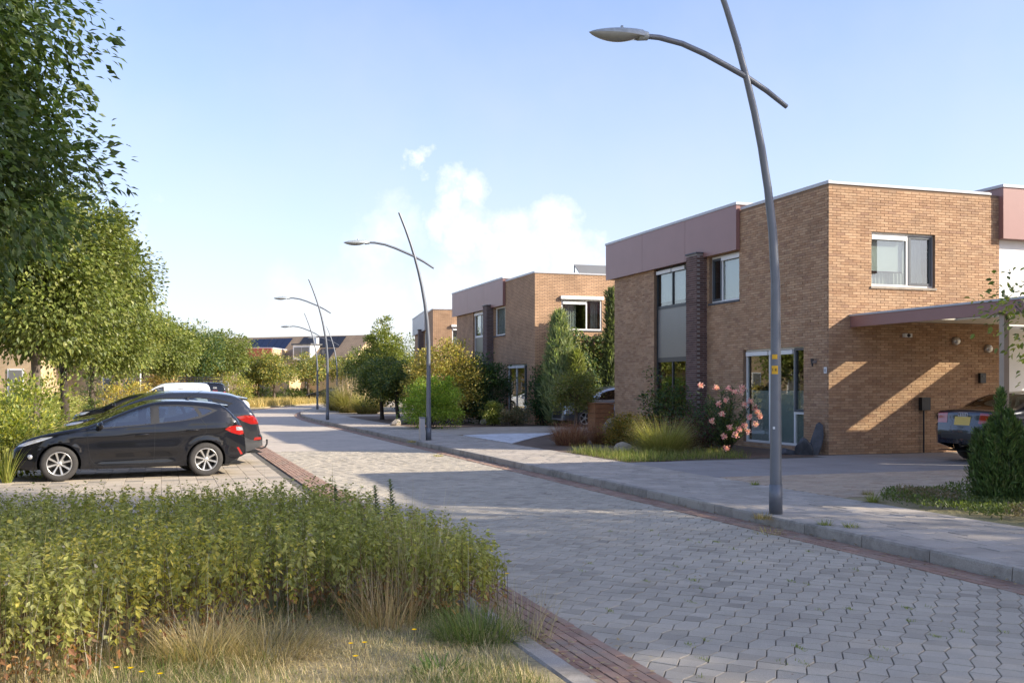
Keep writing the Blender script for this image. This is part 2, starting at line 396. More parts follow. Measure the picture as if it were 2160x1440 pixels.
# ---- generic layer of small pieces: the nearest 300 are objects, the rest one joined part
def lay(parent, name, mat, items, shapes, thick, single=300, key=None, bevel=.004):
    """items: (x, y, z, rot, shape index); shapes: list of convex polygons (ccw, metres)"""
    if key is None: key = lambda it: it[0] ** 2 + it[1] ** 2
    items = sorted(items, key=key)
    geos = []
    for poly in shapes:
        P = np.array(poly); n = len(P); c = P.mean(0)
        inn = c + (P - c) * (1 - bevel / np.maximum(.01, np.linalg.norm(P - c, axis=1))[:, None])
        V = np.vstack([np.c_[inn, np.zeros(n)], np.c_[P, np.full(n, -bevel)], np.c_[P, np.full(n, -thick)]])
        F = [list(range(n))] + [[n + i, n + (i + 1) % n, (i + 1) % n, i] for i in range(n)] + [[2 * n + i, 2 * n + (i + 1) % n, n + (i + 1) % n, n + i] for i in range(n)]
        geos.append((V, F))
    mes = []
    for V, F in geos:
        me = bpy.data.meshes.new(name); me.from_pydata(V.tolist(), [], F); me.materials.append(mat); mes.append(me)
    for x, y, z, r, k in items[:single]:
        o = bpy.data.objects.new(name, mes[k]); o.location = (x, y, z); o.rotation_euler = (random.uniform(-.006, .006), random.uniform(-.006, .006), r)
        link(o, parent)
    rest = items[single:]
    if rest:
        vs, fs, ti, base = [], [], [], 0
        for x, y, z, r, k in rest:
            V, F = geos[k]; c, s = math.cos(r), math.sin(r); W = V.copy()
            W[:, 0] = V[:, 0] * c - V[:, 1] * s + x; W[:, 1] = V[:, 0] * s + V[:, 1] * c + y
            W[:, 2] += z + V[:, 0] * random.uniform(-.008, .008) + V[:, 1] * random.uniform(-.008, .008)
            vs.append(W); fs += [[i + base for i in f] for f in F]; base += len(V); ti += [random.random()] * len(V)
        me = bpy.data.meshes.new(name + 's'); me.from_pydata(np.vstack(vs).tolist(), [], fs); me.materials.append(mat)
        a = me.attributes.new('tint', 'FLOAT_COLOR', 'POINT'); t = np.array(ti, np.float32)
        a.data.foreach_set('color', np.stack([t, t, t, np.ones_like(t)], 1).ravel())
        tag(obj(name + '_field', me, parent), kind='stuff')
def rect(w, l, g=.006): w, l = (w - g) / 2, (l - g) / 2; return [(-w, -l), (w, -l), (w, l), (-w, l)]

def lay_road():
    E1, E2, D = np.array((.104, -.101)), np.array((-.101, -.106)), np.array((.005, -.017))
    V = lambda i, j: i * E1 + j * E2 + (1 if (i + j) % 2 else -1) * D
    shapes = []
    for par in (0, 1):
        q = np.array([V(par, 0), V(par, 1), V(par + 1, 1), V(par + 1, 0)]); c = q.mean(0); q = q - c
        area = sum(q[k][0] * q[(k + 1) % 4][1] - q[(k + 1) % 4][0] * q[k][1] for k in range(4))
        if area < 0: q = q[::-1]
        q = q * (1 - .0048 / np.linalg.norm(q, axis=1))[:, None]; shapes.append([tuple(p) for p in q])
    items = []
    for i in range(-330, 330):
        for j in range(-330, 330):
            c = (V(i, j) + V(i, j + 1) + V(i + 1, j + 1) + V(i + 1, j)) / 4
            if 2.60 < c[0] < 6.57 and 1.5 < c[1] < NEAR_END: items.append((c[0], c[1], random.uniform(-.0025, .0025), 0, (i + j) % 2))
    def key(it):
        x, y = it[0], it[1]; d = ST * x + CT * y; u = (CT * x - ST * y) / max(d, .1)
        vis = d > 5.75 and abs(u) < .5 and x > 2.75
        return d if vis else 1000 + d
    lay(road, 'paver', M['paver'], items, shapes, .03, 300, key)
lay_road()

def vis_key(it):
    x, y = it[0], it[1]; d = ST * x + CT * y; u = (CT * x - ST * y) / max(d, .1)
    return d if d > 5.6 and abs(u) < .5 else 1000 + abs(d)
# red brick strips at both edges of the carriageway
def strip(name, x0, x1, label, rows, y0=1.0, y1=46.0, hidden=None, run=.21):
    s = tag(ribbon(name, x0, x1, -12, ROAD_END, -.006, M['joint']), label, kind='structure')
    ribbon(name + '_surface', x0, x1, y1, ROAD_END, .006, M['red_paver'], thick=.01).parent = s
    w = (x1 - x0) / rows; it = []; y = y0
    k = 0
    while y < y1:
        for r in range(rows): it.append((x0 + w * (r + .5), y + (run / 2 if r % 2 else 0), .008 + random.uniform(-.003, .003), 0, 0))
        y += run
    key = vis_key if hidden is None else (lambda t: vis_key(t) + (500 if hidden(t) else 0))
    lay(s, 'brick', M['red_paver'], it, [rect(w, run, .008)], .03, 300, key); return s
strip('red_brick_strip', 2.26, 2.70, 'red clinker brick strip along the parking side of the street', 6, hidden=lambda t: 7.5 < t[1] < 15)
strip('red_brick_gutter', 6.47, 6.80, 'narrow red brick gutter along the kerb by the lamp posts', 4)
# kerb of metre long stones
def kerb(name, x0, x1, z, label, y0, y1, face):
    k = tag(ribbon(name, x0 + .04, x1 - .01, y0, y1, z - .012, M['joint'], thick=.3), label, kind='structure')
    me_cache = {}
    y = y0; n = 0
    while y < y1 - 1:
        o0, o1 = off(y), off(y + 1); b = .022
        V = []
        for yy, o in ((y + .006, o0), (y + .994, o1)):
            o -= o0
            V += [(x0 + o, yy - y, z - .30), (x0 + o + (.012 if face < 0 else 0), yy - y, z - b), (x0 + o + b, yy - y, z), (x1 + o - .004, yy - y, z), (x1 + o, yy - y, z - .3)]
        F = [(0, 1, 6, 5), (1, 2, 7, 6), (2, 3, 8, 7), (3, 4, 9, 8), (0, 4, 3, 2, 1), (5, 6, 7, 8, 9)]
        key = round(o1 - o0, 2)
        if key not in me_cache:
            me = bpy.data.meshes.new('kerb_stone'); me.from_pydata(V, [], F); me.materials.append(M['kerb_stone']); me_cache[key] = me
        o = obj('kerb_stone', me_cache[key], k, (o0, y, random.uniform(-.004, .004))); y += 1; n += 1
    return k
kerb('kerb', 6.80, 6.95, SW + .005, 'worn grey concrete kerb along the right hand pavement', -6, 100, -1)
kerb('verge_kerb', 2.11, 2.26, .035, 'low pale concrete edging between the planted verge and the brick strip', -4, 13, 1)

# pavement on the right, 30 cm tiles
sidewalk = tag(ribbon('sidewalk', 6.95, 8.9, -8, 110, SW - .012, M['joint'], thick=.3), 'grey concrete tile pavement in front of the houses', kind='structure')
ribbon('sidewalk_surface', 6.95, 8.9, 40, 110, SW - .002, M['far_tile'], thick=.01).parent = sidewalk
it = []
for r in range(120):
    y = 4 + r * .3
    if r % 2 == 0: it += [(6.95 + .15 + k * .3, y, SW + random.uniform(-.004, .004), 0, 0) for k in range(6)] + [(8.825, y, SW, 0, 1)]
    else: it += [(7.025, y, SW, 0, 1)] + [(7.25 + k * .3, y, SW + random.uniform(-.004, .004), 0, 0) for k in range(6)]
lay(sidewalk, 'paving_tile', M['tile'], it, [rect(.3, .3, .008), rect(.15, .3, .008)], .03, 300, vis_key)

# front gardens, drives
def patch(name, poly, z, mat, label, thick=.3, kind='structure'):
    m_ = MB(); m_.prism(poly, z - thick, z); return tag(m_.build(name, mat), label, kind=kind)
patch('garden_soil', [(8.9, 19.6), (14.26, 19.6), (14.26, 33.0), (8.9, 31.0)], SW - .004, M['soil'], 'brown garden soil below the front window of the nearest brick house')
tan = patch('tan_drive', [(8.9, 12.2), (22, 12.2), (22, 15.6), (8.9, 15.6)], SW - .012, M['joint'], 'tan clay paver drive next to the conical evergreen')
it = []
for r in range(34):
    for k in range(60):
        x = 8.95 + k * .2 + (.1 if r % 2 else 0); y = 12.25 + r * .1
        if x < 18: it.append((x, y, SW + random.uniform(-.003, .003), 0, 0))
lay(tan, 'clay_paver', M['tan_paver'], it, [rect(.2, .1, .006)], .03, 300, vis_key)
grey = patch('grey_drive', [(8.9, 15.6), (22, 15.6), (22, 20.0), (14.3, 20.0), (14.2, 19.6), (11.4, 19.7), (10.2, 19.45), (9.0, 19.05)], SW - .010, M['joint'], 'dark grey slab drive leading under the carport')
it = [(9.2 + .6 * i + .0, 15.92 + .6 * j, SW - .002, 0, 0) for i in range(21) for j in range(6)]
it += [(14.0 + .6 * i, 19.52, SW - .002, 0, 0) for i in range(12)]
lay(grey, 'slab', M['slab'], it, [rect(.6, .6, .004)], .03, 300, vis_key)
def litter():
    g = np.random.default_rng(5); P = []; n = 900
    V = []; F = []; T_ = []
    def bits(xs, ys, z, s0, s1, cols):
        for x, y in zip(xs, ys):
            a = g.uniform(0, 6.28); s_ = g.uniform(s0, s1); c, s2 = math.cos(a) * s_, math.sin(a) * s_; zz = z + g.uniform(.003, .012); k = len(V)
            V.extend([(x - c, y - s2, zz), (x + s2 * .45, y - c * .45, zz + .004), (x + c, y + s2, zz + g.uniform(0, .012)), (x - s2 * .45, y + c * .45, zz + .003)]); F.append((k, k + 1, k + 2, k + 3)); T_.extend([(*cols[g.integers(len(cols))], 1)] * 4)
    brown = [(.30, .18, .08), (.22, .13, .07), (.42, .30, .13), (.36, .30, .16)]
    bits(6.80 - g.exponential(.10, n), g.uniform(5, 34, n), .012, .012, .03, brown)
    bits(2.2 + g.exponential(.16, 260), g.uniform(5.2, 8.2, 260), .012, .012, .03, brown)
    bits(g.uniform(2.7, 8.8, 240), g.uniform(5, 24, 240), SW if False else .006, .008, .02, brown)
    bits(g.uniform(-2.9, 2.1, 260), g.uniform(14, 26, 260), .006, .012, .03, brown)
    o = obj('leaf_litter', mesh_arr('leaf_litter', V, F, M['litter'], False, T_)); tag(o, 'dry fallen leaves and crumbs along the gutter and paving', 'litter', kind='stuff')
t_ = NT('litter'); a_ = t_.n('ShaderNodeAttribute', attribute_name='tint'); t_.l(a_.outputs['Color'], t_.b.inputs['Base Color']); t_.set(Roughness=.9); M['litter'] = t_.m
litter()
patch('front_lawn', [(8.9, 2.0), (22, 2.0), (22, 12.2), (8.9, 12.2)], SW - .006, M['dry_ground'], 'dry front lawn beside the conical evergreen')
patch('paver_drive', [(8.9, 32.0), (24, 33.0), (24, 39.5), (8.9, 37.5)], SW - .003, M['far_drive'], 'weathered clay paver drive before the second brick house')
patch('white_gravel', [(8.95, 26.6), (10.6, 29.4), (12.2, 31.9), (10.6, 32.2), (8.95, 31.4)], SW + .012, M['white_gravel'], 'patch of white gravel beside the pavement', kind='stuff')
patch('house_garden', [(8.9, 37.5), (24, 39.5), (24, 54), (8.9, 54)], SW - .008, M['soil'], 'planted soil before the second brick house')
patch('far_garden', [(8.9, 54), (30, 54), (40, 100), (17.5, 100), (12.2, 75), (9.4, 60)], SW - .016, M['far_drive'], 'paved drive and garden before the third brick house')

# parking bays on the left
bay = tag(ribbon('parking_bay', -3.0, 2.26, 12.6, 80, -.014, M['joint']), 'beige paved parking bays at right angles to the street', kind='structure')
it = []; it2 = []
for r in range(170):
    y = 12.75 + r * .3
    if y > 44: break
    for k in range(17):
        x = -2.85 + k * .3
        line = abs((y - 19.35) % 2.6) < .16 and y > 18 and k % 2 == 0
        (it2 if line else it).append((x, y, random.uniform(-.003, .003), 0, 0))
for r in range(0): pass
lay(bay, 'bay_tile', M['bay_paver'], it, [rect(.3, .3, .004)], .03, 300, vis_key)
lay(bay, 'marker_tile', M['dark_paver'], it2, [rect(.3, .3, .007)], .03, 300, vis_key)
ribbon('parking_surface', -3.0, 2.26, 44, 80, -.002, M['far_drive'], thick=.01).parent = bay
# raised planted verges
def verge(name, poly, z, label): return patch(name, poly, z, M['dry_ground'], label)
verge('foreground_verge', [(-14, -6), (2.11, -6), (2.11, 12.5), (-14, 12.5)], .025, 'dry grass verge where the photographer stands')
verge('planted_bank', [(-40, 12.5), (-3.0, 12.5), (-3.0, 52), (-2.3, 60), (.0, 73), (1.9, 80), (-40, 80)], .05, 'planted bank behind the parked cars')
def outer_bank():
    V = []; ys = np.arange(80, 151, 3.0); p = []
    for y in ys: p.append((2.1 + off(y), y))
    poly = [(-60, 80)] + p + [(-60, 150)]
    patch('outer_bank', poly, .10, M['dry_ground'], 'straw coloured grass bank on the outside of the bend')
outer_bank()
# ------------------------------------------------------------------ brick houses
class Facade:
    """L faces -x (street front, a = y), R faces -y (gable towards the photographer, a = x); d = depth inwards"""
    def __init__(s, kind, pos): s.k = kind; s.p = pos
    def P(s, a, d, z): return (s.p + d, a, z) if s.k == 'L' else (a, s.p + d, z)
    def box(s, m, a0, a1, d0, d1, z0, z1):
        p, q = s.P(a0, d0, z0), s.P(a1, d1, z1)
        m.box(min(p[0], q[0]), max(p[0], q[0]), min(p[1], q[1]), max(p[1], q[1]), z0, z1)

def wall_mesh(m, fc, a0, a1, z0, z1, openings, depth=.12, d=0.0):
    As = sorted({a0, a1, *[v for o in openings for v in o[:2]]}); Zs = sorted({z0, z1, *[v for o in openings for v in o[2:4]]})
    inside = lambda a, z: any(o[0] < a < o[1] and o[2] < z < o[3] for o in openings)
    for i in range(len(As) - 1):
        for j in range(len(Zs) - 1):
            if not inside((As[i] + As[i + 1]) / 2, (Zs[j] + Zs[j + 1]) / 2):
                m.quad(fc.P(As[i], d, Zs[j]), fc.P(As[i + 1], d, Zs[j]), fc.P(As[i + 1], d, Zs[j + 1]), fc.P(As[i], d, Zs[j + 1]))
    for b0, b1, c0, c1 in [o[:4] for o in openings]:
        for (p, q) in (((b0, c0), (b1, c0)), ((b1, c0), (b1, c1)), ((b1, c1), (b0, c1)), ((b0, c1), (b0, c0))):
            m.quad(fc.P(p[0], d, p[1]), fc.P(q[0], d, q[1]), fc.P(q[0], d + depth, q[1]), fc.P(p[0], d + depth, p[1]))

def bricks(parent, fc, a0, a1, z0, z1, openings, mat, single=None, proud=.009, d=0.0, name='brick', bw=.2, bl=.215, bh=.0605, phase=0.0):
    """running bond of real bricks, clipped at openings; `single` picks those that become objects"""
    vs, fs, ti, base = [], [], [], 0; ns = 0; me_s = None
    rows = int((z1 - z0) / bh + 1e-6)
    for r in range(rows):
        zz = z0 + r * bh; c0, c1 = zz + .005, zz + bh - .005
        a = a0 - (bl / 2 if r % 2 else 0) + phase
        while a < a1:
            b0, b1 = max(a, a0) + (.0 if a <= a0 else .005), min(a + bl, a1) - (.0 if a + bl >= a1 else .005); a += bl
            segs = [(b0, b1)]
            for o in openings:
                if c1 > o[2] + .004 and c0 < o[3] - .004:
                    ns_ = []
                    for s0, s1 in segs:
                        if o[0] <= s0 and s1 <= o[1]: continue
                        if s0 < o[0] < s1: ns_.append((s0, o[0]));
                        if s0 < o[1] < s1: ns_.append((o[1], s1))
                        if s1 <= o[0] or s0 >= o[1]: ns_.append((s0, s1))
                    segs = ns_
            for s0, s1 in segs:
                if s1 - s0 < .02: continue
                pr = proud + random.uniform(-.003, .004)
                if single and ns < 300 and len(segs) == 1 and s1 - s0 > .19 and single((s0 + s1) / 2, zz):
                    if me_s is None:
                        m = MB(); w, h = (bl - .01) / 2, (bh - .01) / 2
                        fc0 = Facade(fc.k, 0.0); fc0.box(m, -w, w, -.011, .0, -h, h); me_s = m.mesh(name, mat)
                    obj(name, me_s, parent, fc.P((s0 + s1) / 2, d + random.uniform(-.002, .003), (c0 + c1) / 2)); ns += 1; continue
                t = [random.uniform(-.002, .002) for _ in range(4)]
                f = [fc.P(s0, d - pr + t[0], c0), fc.P(s1, d - pr + t[1], c0), fc.P(s1, d - pr + t[2], c1), fc.P(s0, d - pr + t[3], c1)]
                g = [fc.P(s0, d + .004, c0), fc.P(s1, d + .004, c0), fc.P(s1, d + .004, c1), fc.P(s0, d + .004, c1)]
                vs += f + g; k = base; base += 8
                fs += [(k, k + 1, k + 2, k + 3)] + [(k + i, k + 4 + i, k + 4 + (i + 1) % 4, k + (i + 1) % 4) for i in range(4)]
                ti += [random.random()] * 8
    V = np.array(vs)
    tag(obj('brickwork', mesh_arr('brickwork', V, np.array(fs), mat, False, np.array(ti)), parent), kind='stuff')

def window(parent, fc, a0, a1, z0, z1, rec=.085, frame='white_paint', mull=(), sash=(), blind=None, pane='window_glass', fw=.055, name='window', trans=(), sill=True, sill_mat='slate', cassette=()):
    """frame with mullions; sash: (a0, a1, z0, z1) darker opening frames; every pane is an object"""
    m = MB(); d0, d1 = rec, rec + .07
    fc.box(m, a0, a1, d0, d1, z0, z0 + fw); fc.box(m, a0, a1, d0, d1, z1 - fw, z1)
    fc.box(m, a0, a0 + fw, d0, d1, z0 + fw, z1 - fw); fc.box(m, a1 - fw, a1, d0, d1, z0 + fw, z1 - fw)
    for x in mull: fc.box(m, x - fw / 2, x + fw / 2, d0, d1, z0 + fw, z1 - fw)
    for (x0, x1, zt) in trans: fc.box(m, x0, x1, d0 + .002, d1, zt - fw / 2, zt + fw / 2)
    w = m.build(name, M[frame], parent)
    edges = [a0] + sorted(mull) + [a1]
    for i in range(len(edges) - 1):
        p0, p1 = edges[i] + (fw if i == 0 else fw / 2), edges[i + 1] - (fw if i == len(edges) - 2 else fw / 2)
        zs = [z0 + fw] + [t for (x0, x1, t) in trans if x0 <= (p0 + p1) / 2 <= x1] + [z1 - fw]
        for j in range(len(zs) - 1):
            g = MB(); fc.box(g, p0, p1, rec + .03, rec + .038, zs[j], zs[j + 1]); g.build('pane', M[pane], w)
    for (x0, x1, y0, y1) in sash:
        s = MB(); t = .06
        fc.box(s, x0, x1, rec - .012, rec + .05, y0, y0 + t); fc.box(s, x0, x1, rec - .012, rec + .05, y1 - t, y1)
        fc.box(s, x0, x0 + t, rec - .012, rec + .05, y0 + t, y1 - t); fc.box(s, x1 - t, x1, rec - .012, rec + .05, y0 + t, y1 - t)
        s.build('sash', M['grey_frame'], w)
    for (x0, x1, zt) in cassette:
        s = MB(); fc.box(s, x0, x1, rec - .05, rec - .002, zt - .10, zt); s.build('screen_box', M['white_paint'], w)
    for b in (blind or ()):
        x0, x1, y0, y1, mt = b; s = MB()
        n = max(2, int((x1 - x0) / .05)) if mt == 'curtain' else 1
        for i in range(n):
            e0, e1 = x0 + (x1 - x0) * i / n, x0 + (x1 - x0) * (i + 1) / n
            q0, q1 = (.10, .10) if n == 1 else (.24 + .03 * (i % 2), .24 + .03 * ((i + 1) % 2))
            s.quad(fc.P(e0, rec + q0, y0), fc.P(e1, rec + q1, y0), fc.P(e1, rec + q1, y1), fc.P(e0, rec + q0, y1))
        s.build('blind' if mt == 'blind' else 'curtain', M[mt], w)
    if sill:
        s = MB(); fc.box(s, a0 - .03, a1 + .03, -.035, rec + .02, z0 - .055, z0 - .004); s.build('sill', M[sill_mat], w)
    return w

def house(label, y0, x0=14.26, near=False, kind=0, fmat='fascia', full=True):
    """flat roofed brick house; y0 = its corner towards the photographer"""
    Z0, ZT = SW - .15, 6.22; y1 = y0 + 11.7; xe = x0 + 4.8; xb = x0 + 10.5
    h = empty('brick_house', (x0, y0, SW)); inv = Matrix.Translation((-x0, -y0, -SW))
    tag(h, label, 'house', 'flat roofed brick houses along the right of the street')
    root = h
    kids_before = set()
    L, R = Facade('L', x0), Facade('R', y0)
    stack = (y0 + 6.13, y0 + 8.78, .28, 5.22)
    opL = [(y0 + .96, y0 + 3.64, .24, 2.60), (y0 + 3.83, y0 + 5.40, 3.92, 5.18), stack]
    opR = [(x0 + 1.14, x0 + 2.92, 3.95, 5.20)]
    wm = MB()
    wall_mesh(wm, L, y0, y1, Z0, ZT, opL); wall_mesh(wm, R, x0, xe, Z0, ZT, opR)
    wm.quad((xb, y1, Z0), (x0, y1, Z0), (x0, y1, ZT), (xb, y1, ZT))
    wm.quad((xb, y0 + .3, Z0), (xb, y1, Z0), (xb, y1, ZT), (xb, y0 + .3, ZT))
    wm.quad((xe, y0, Z0), (xe, y0 + .3, Z0), (xe, y0 + .3, ZT), (xe, y0, ZT))
    wm.quad((x0, y0, ZT - .1), (xb, y0, ZT - .1), (xb, y1, ZT - .1), (x0, y1, ZT - .1))
    wall = wm.build('wall', M['mortar'] if near else M['brick_far'], h)
    if near:
        bricks(wall, L, y0 - .009, y1, Z0 + .02, ZT - .03, opL, M['brick'], phase=.05)
        bricks(wall, R, x0 - .009, xe, Z0 + .02, ZT - .03, opR, M['brick'], single=lambda a, z: z > 5.22)
        plinth = MB(); L.box(plinth, y0 + .97, y0 + 3.63, -.004, .10, .0, .235); plinth.build('plinth', M['concrete'], h)
    # first floor band: three fascia panels, end panel, soffit, metal trim
    e = .13; f0, f1 = y0 + 3.78, y1 + .45
    fb = MB(); fb.box(x0 - e + .02, x0 + .3, f0 + .02, f1 - .01, 5.215, 6.36); fb.box(x0 + .3, xb, y1 - .2, f1 - .012, 5.215, 6.355)
    fas = fb.build('fascia', M[fmat], h)
    n = 3
    for i in range(n):
        s0, s1 = f0 + (f1 - f0) * i / n, f0 + (f1 - f0) * (i + 1) / n
        q = MB(); q.box(x0 - e, x0 - e + .018, s0 + (.006 if i else 0), s1 - .006, 5.20, 6.36); q.build('fascia_panel', M[fmat], fas)
    q = MB(); q.box(x0 - e + .02, x0 - .02, f0, f0 + .018, 5.20, 6.36); q.build('fascia_panel', M[fmat], fas)
    t = MB(); t.box(x0 - e - .02, x0 - e + .05, f0 - .03, f1 + .02, 6.362, 6.43); t.box(x0 - e + .05, x0 + .6, f0 - .03, f0 + .04, 6.364, 6.43)
    t.box(x0 - e + .05, xb, f1 - .05, f1 + .02, 6.362, 6.43); t.build('roof_trim', M['trim'], fas)
    t = MB(); t.box(x0 - .03, x0 + .06, y0 - .03, f0 - .035, ZT + .002, ZT + .075); t.box(x0 + .06, xe - .25, y0 - .03, y0 + .06, ZT + .002, ZT + .06)
    t.build('roof_trim', M['trim'], h)
    r = MB(); r.box(x0 + .05, xb, f0 + .3, f1 - .06, 6.0, 6.35); r.build('roof', M['roofing'], h)
    # dark brick pier
    pf = .33; P = MB(); P.box(x0 - pf + .008, x0 + .1, y0 + 5.528, y0 + 6.122, Z0, 5.30)
    pier = P.build('brick_pier', M['grey_mortar'] if near else M['dark_brick_far'], h)
    if near:
        pL, pR = Facade('L', x0 - pf + .008), Facade('R', y0 + 5.528)
        bricks(pier, pL, y0 + 5.52, y0 + 6.13, Z0 + .02, 5.29, [], M['dark_brick'], proud=.006)
        bricks(pier, pR, x0 - pf, x0 - .002, Z0 + .02, 5.29, [], M['dark_brick'], proud=.006, phase=.1)
    c = MB(); c.box(x0 - pf - .03, x0 - .002, y0 + 5.5, y0 + 6.15, 5.302, 5.34); c.build('pier_cap', M['slate'], pier)
    # windows
    a, b = y0 + .96, y0 + 3.64
    gf_blind = [(a + .1, b - .1, .30, 1.55, 'blind')] if near else [(a + .1, a + .5, .3, 2.5, 'curtain'), (b - .6, b - .1, .3, 2.5, 'curtain')]
    window(h, L, a, b, .24, 2.60, mull=(y0 + 1.47, y0 + 2.55), sash=((a + .02, y0 + 1.47, 1.05, 2.57),), trans=((a, y0 + 1.47, 1.02),), blind=gf_blind, sill=False,
           cassette=((y0 + 1.50, y0 + 2.52, 2.53), (y0 + 2.58, b - .06, 2.53)))
    if kind == 0:
        window(h, L, y0 + 3.83, y0 + 5.40, 3.92, 5.18, mull=(y0 + 4.86,), sash=((y0 + 4.88, y0 + 5.37, 3.97, 5.12),), blind=[(y0 + 3.9, y0 + 4.82, 3.97, 5.1, 'blind')],
               cassette=((y0 + 3.88, y0 + 4.84, 5.13),))
    else:
        window(h, L, y0 + 3.83, y0 + 5.40, 3.92, 5.18, blind=[(y0 + 3.9, y0 + 5.35, 3.97, 5.1, 'blind')])
    s0, s1 = stack[:2]
    fr = 'dark_frame' if kind == 0 else 'white_paint'
    window(h, L, s0, s1, 4.02, 5.20, frame=fr, mull=(y0 + 6.9, y0 + 7.75), sash=((y0 + 6.16, y0 + 6.88, 4.08, 5.15),) if kind == 0 else (), blind=[(s0 + .1, s1 - .1, 4.2, 5.14, 'blind')], sill=False,
           cassette=((y0 + 6.93, y0 + 7.72, 5.14), (y0 + 7.78, s1 - .06, 5.14)))
    pn = MB(); L.box(pn, s0 + .03, s1 - .03, .10, .14, 2.52, 3.98); pn.build('spandrel_panel', M['grey_panel'], h)
    bar = MB(); L.box(bar, s0, s1, .084, .16, 2.44, 2.52); L.box(bar, s0, s1, .084, .16, 3.98, 4.018); L.box(bar, s1 - .06, s1, .082, .16, 2.52, 3.98); bar.build('window_rail', M[fr], h)
    window(h, L, s0, s1, .28, 2.44, frame=fr, mull=(y0 + 6.9, y0 + 7.75), blind=[(s0 + .1, s1 - .1, .3, .9, 'curtain')], sill=False)
    a, b = x0 + 1.14, x0 + 2.92
    if kind == 0:
        window(h, R, a, b, 3.95, 5.20, mull=(x0 + 2.20,), sash=((x0 + 2.23, b - .03, 4.0, 5.15),), sill_mat='rock',
               blind=[(a + .06, a + 1.0, 4.32, 5.12, 'blind'), (a + .05, b - .1, 4.0, 4.31, 'curtain'), (a + 1.12, b - .1, 4.3, 5.1, 'curtain')], cassette=((a + .05, x0 + 2.16, 5.13),))
    else:
        window(h, R, a, b, 3.95, 5.20, rec=.02, mull=(x0 + 2.25,), blind=[(a + .08, a + .75, 4.0, 5.15, 'curtain'), (b - .4, b - .08, 4.0, 5.15, 'curtain')], cassette=((a + .06, x0 + 2.2, 5.1),))
        q = MB(); R.box(q, a - .05, b + .05, -.13, .015, 5.20, 5.33); q.build('shutter_box', M['white_paint'], h)
    # rear wing with its own fascia and rendered wall
    q = MB(); q.box(xe + .002, xb, y0 + .08, y0 + .3, Z0, 5.19); q.build('rendered_wall', M['white_paint'], h)
    q = MB(); q.box(xe - .02, xb + .3, y0 - .16, y0 + 2.5, 5.18, 6.40); g = q.build('rear_fascia', M[fmat], h)
    q = MB(); q.box(xe - .05, xb + .33, y0 - .19, y0 + 2.53, 6.402, 6.47); q.build('roof_trim', M['trim'], g)
    # shift children so that the house stands on its own base point
    for ch in list(h.children): ch.matrix_parent_inverse = inv
    return h

house('nearest brick house, with brown fascia band, carport and pink oleander in front', 20.0, near=True, kind=0)
H2 = house('middle brick house with a climber under its upstairs gable window', 39.5, kind=1)
H3 = house('farthest brick house with pale grey fascia band, behind the big shrubs', 60.2, x0=15.3, kind=1, fmat='pale_fascia'); H3.rotation_euler.z = math.radians(-8)
def side_house():
    h = empty('brick_house', (14.26, 7.3, SW)); tag(h, 'brick house right of the frame that throws the broad street shadow', 'house', 'flat roofed brick houses along the right of the street')
    L = Facade('L', 0.0); op = [(1.0, 2.6, .3, 2.5), (3.0, 4.6, 3.8, 5.1)]; m = MB(); wall_mesh(m, L, 0, 4.9, -.15, 6.1, op)
    m.quad((0, 4.9, -.15), (7, 4.9, -.15), (7, 4.9, 6.1), (0, 4.9, 6.1)); m.quad((0, 0, -.15), (7, 0, -.15), (7, 0, 6.1), (0, 0, 6.1)); m.quad((7, 0, -.15), (7, 4.9, -.15), (7, 4.9, 6.1), (7, 0, 6.1)); m.build('wall', M['brick_far'], h)
    for o in op: window(h, L, *o)
    m = MB(); m.box(-.13, 7.2, -.1, 5.35, 5.1, 6.24); m.build('fascia', M['fascia'], h); m = MB(); m.box(-.15, 7.22, -.12, 5.37, 6.242, 6.31); m.build('roof_trim', M['trim'], h)
side_house()

def solar(x, y, z, label):
    s = empty('solar_panel', (x, y, z)); tag(s, label, 'solar panel')
    m = MB(); m.add([(-.9, -.8, .05), (.9, -.8, .05), (.9, .6, .95), (-.9, .6, .95), (-.9, -.8, .0), (.9, -.8, .0), (.9, .6, .9), (-.9, .6, .9)],
                    [(0, 1, 2, 3), (4, 7, 6, 5), (0, 4, 5, 1), (2, 6, 7, 3), (1, 5, 6, 2), (0, 3, 7, 4)]); m.build('panel', M['grey_panel'], s)
    m = MB(); m.box(-.9, -.86, .56, .6, 0, .9); m.box(.86, .9, .56, .6, 0, .9); m.build('stand', M['steel'], s)
solar(18.3, 42.5, 6.13, 'tilted solar panel on the flat roof of the middle brick house')

plain('post_paint', (.42, .33, .24), .6, 0, .08, 3)
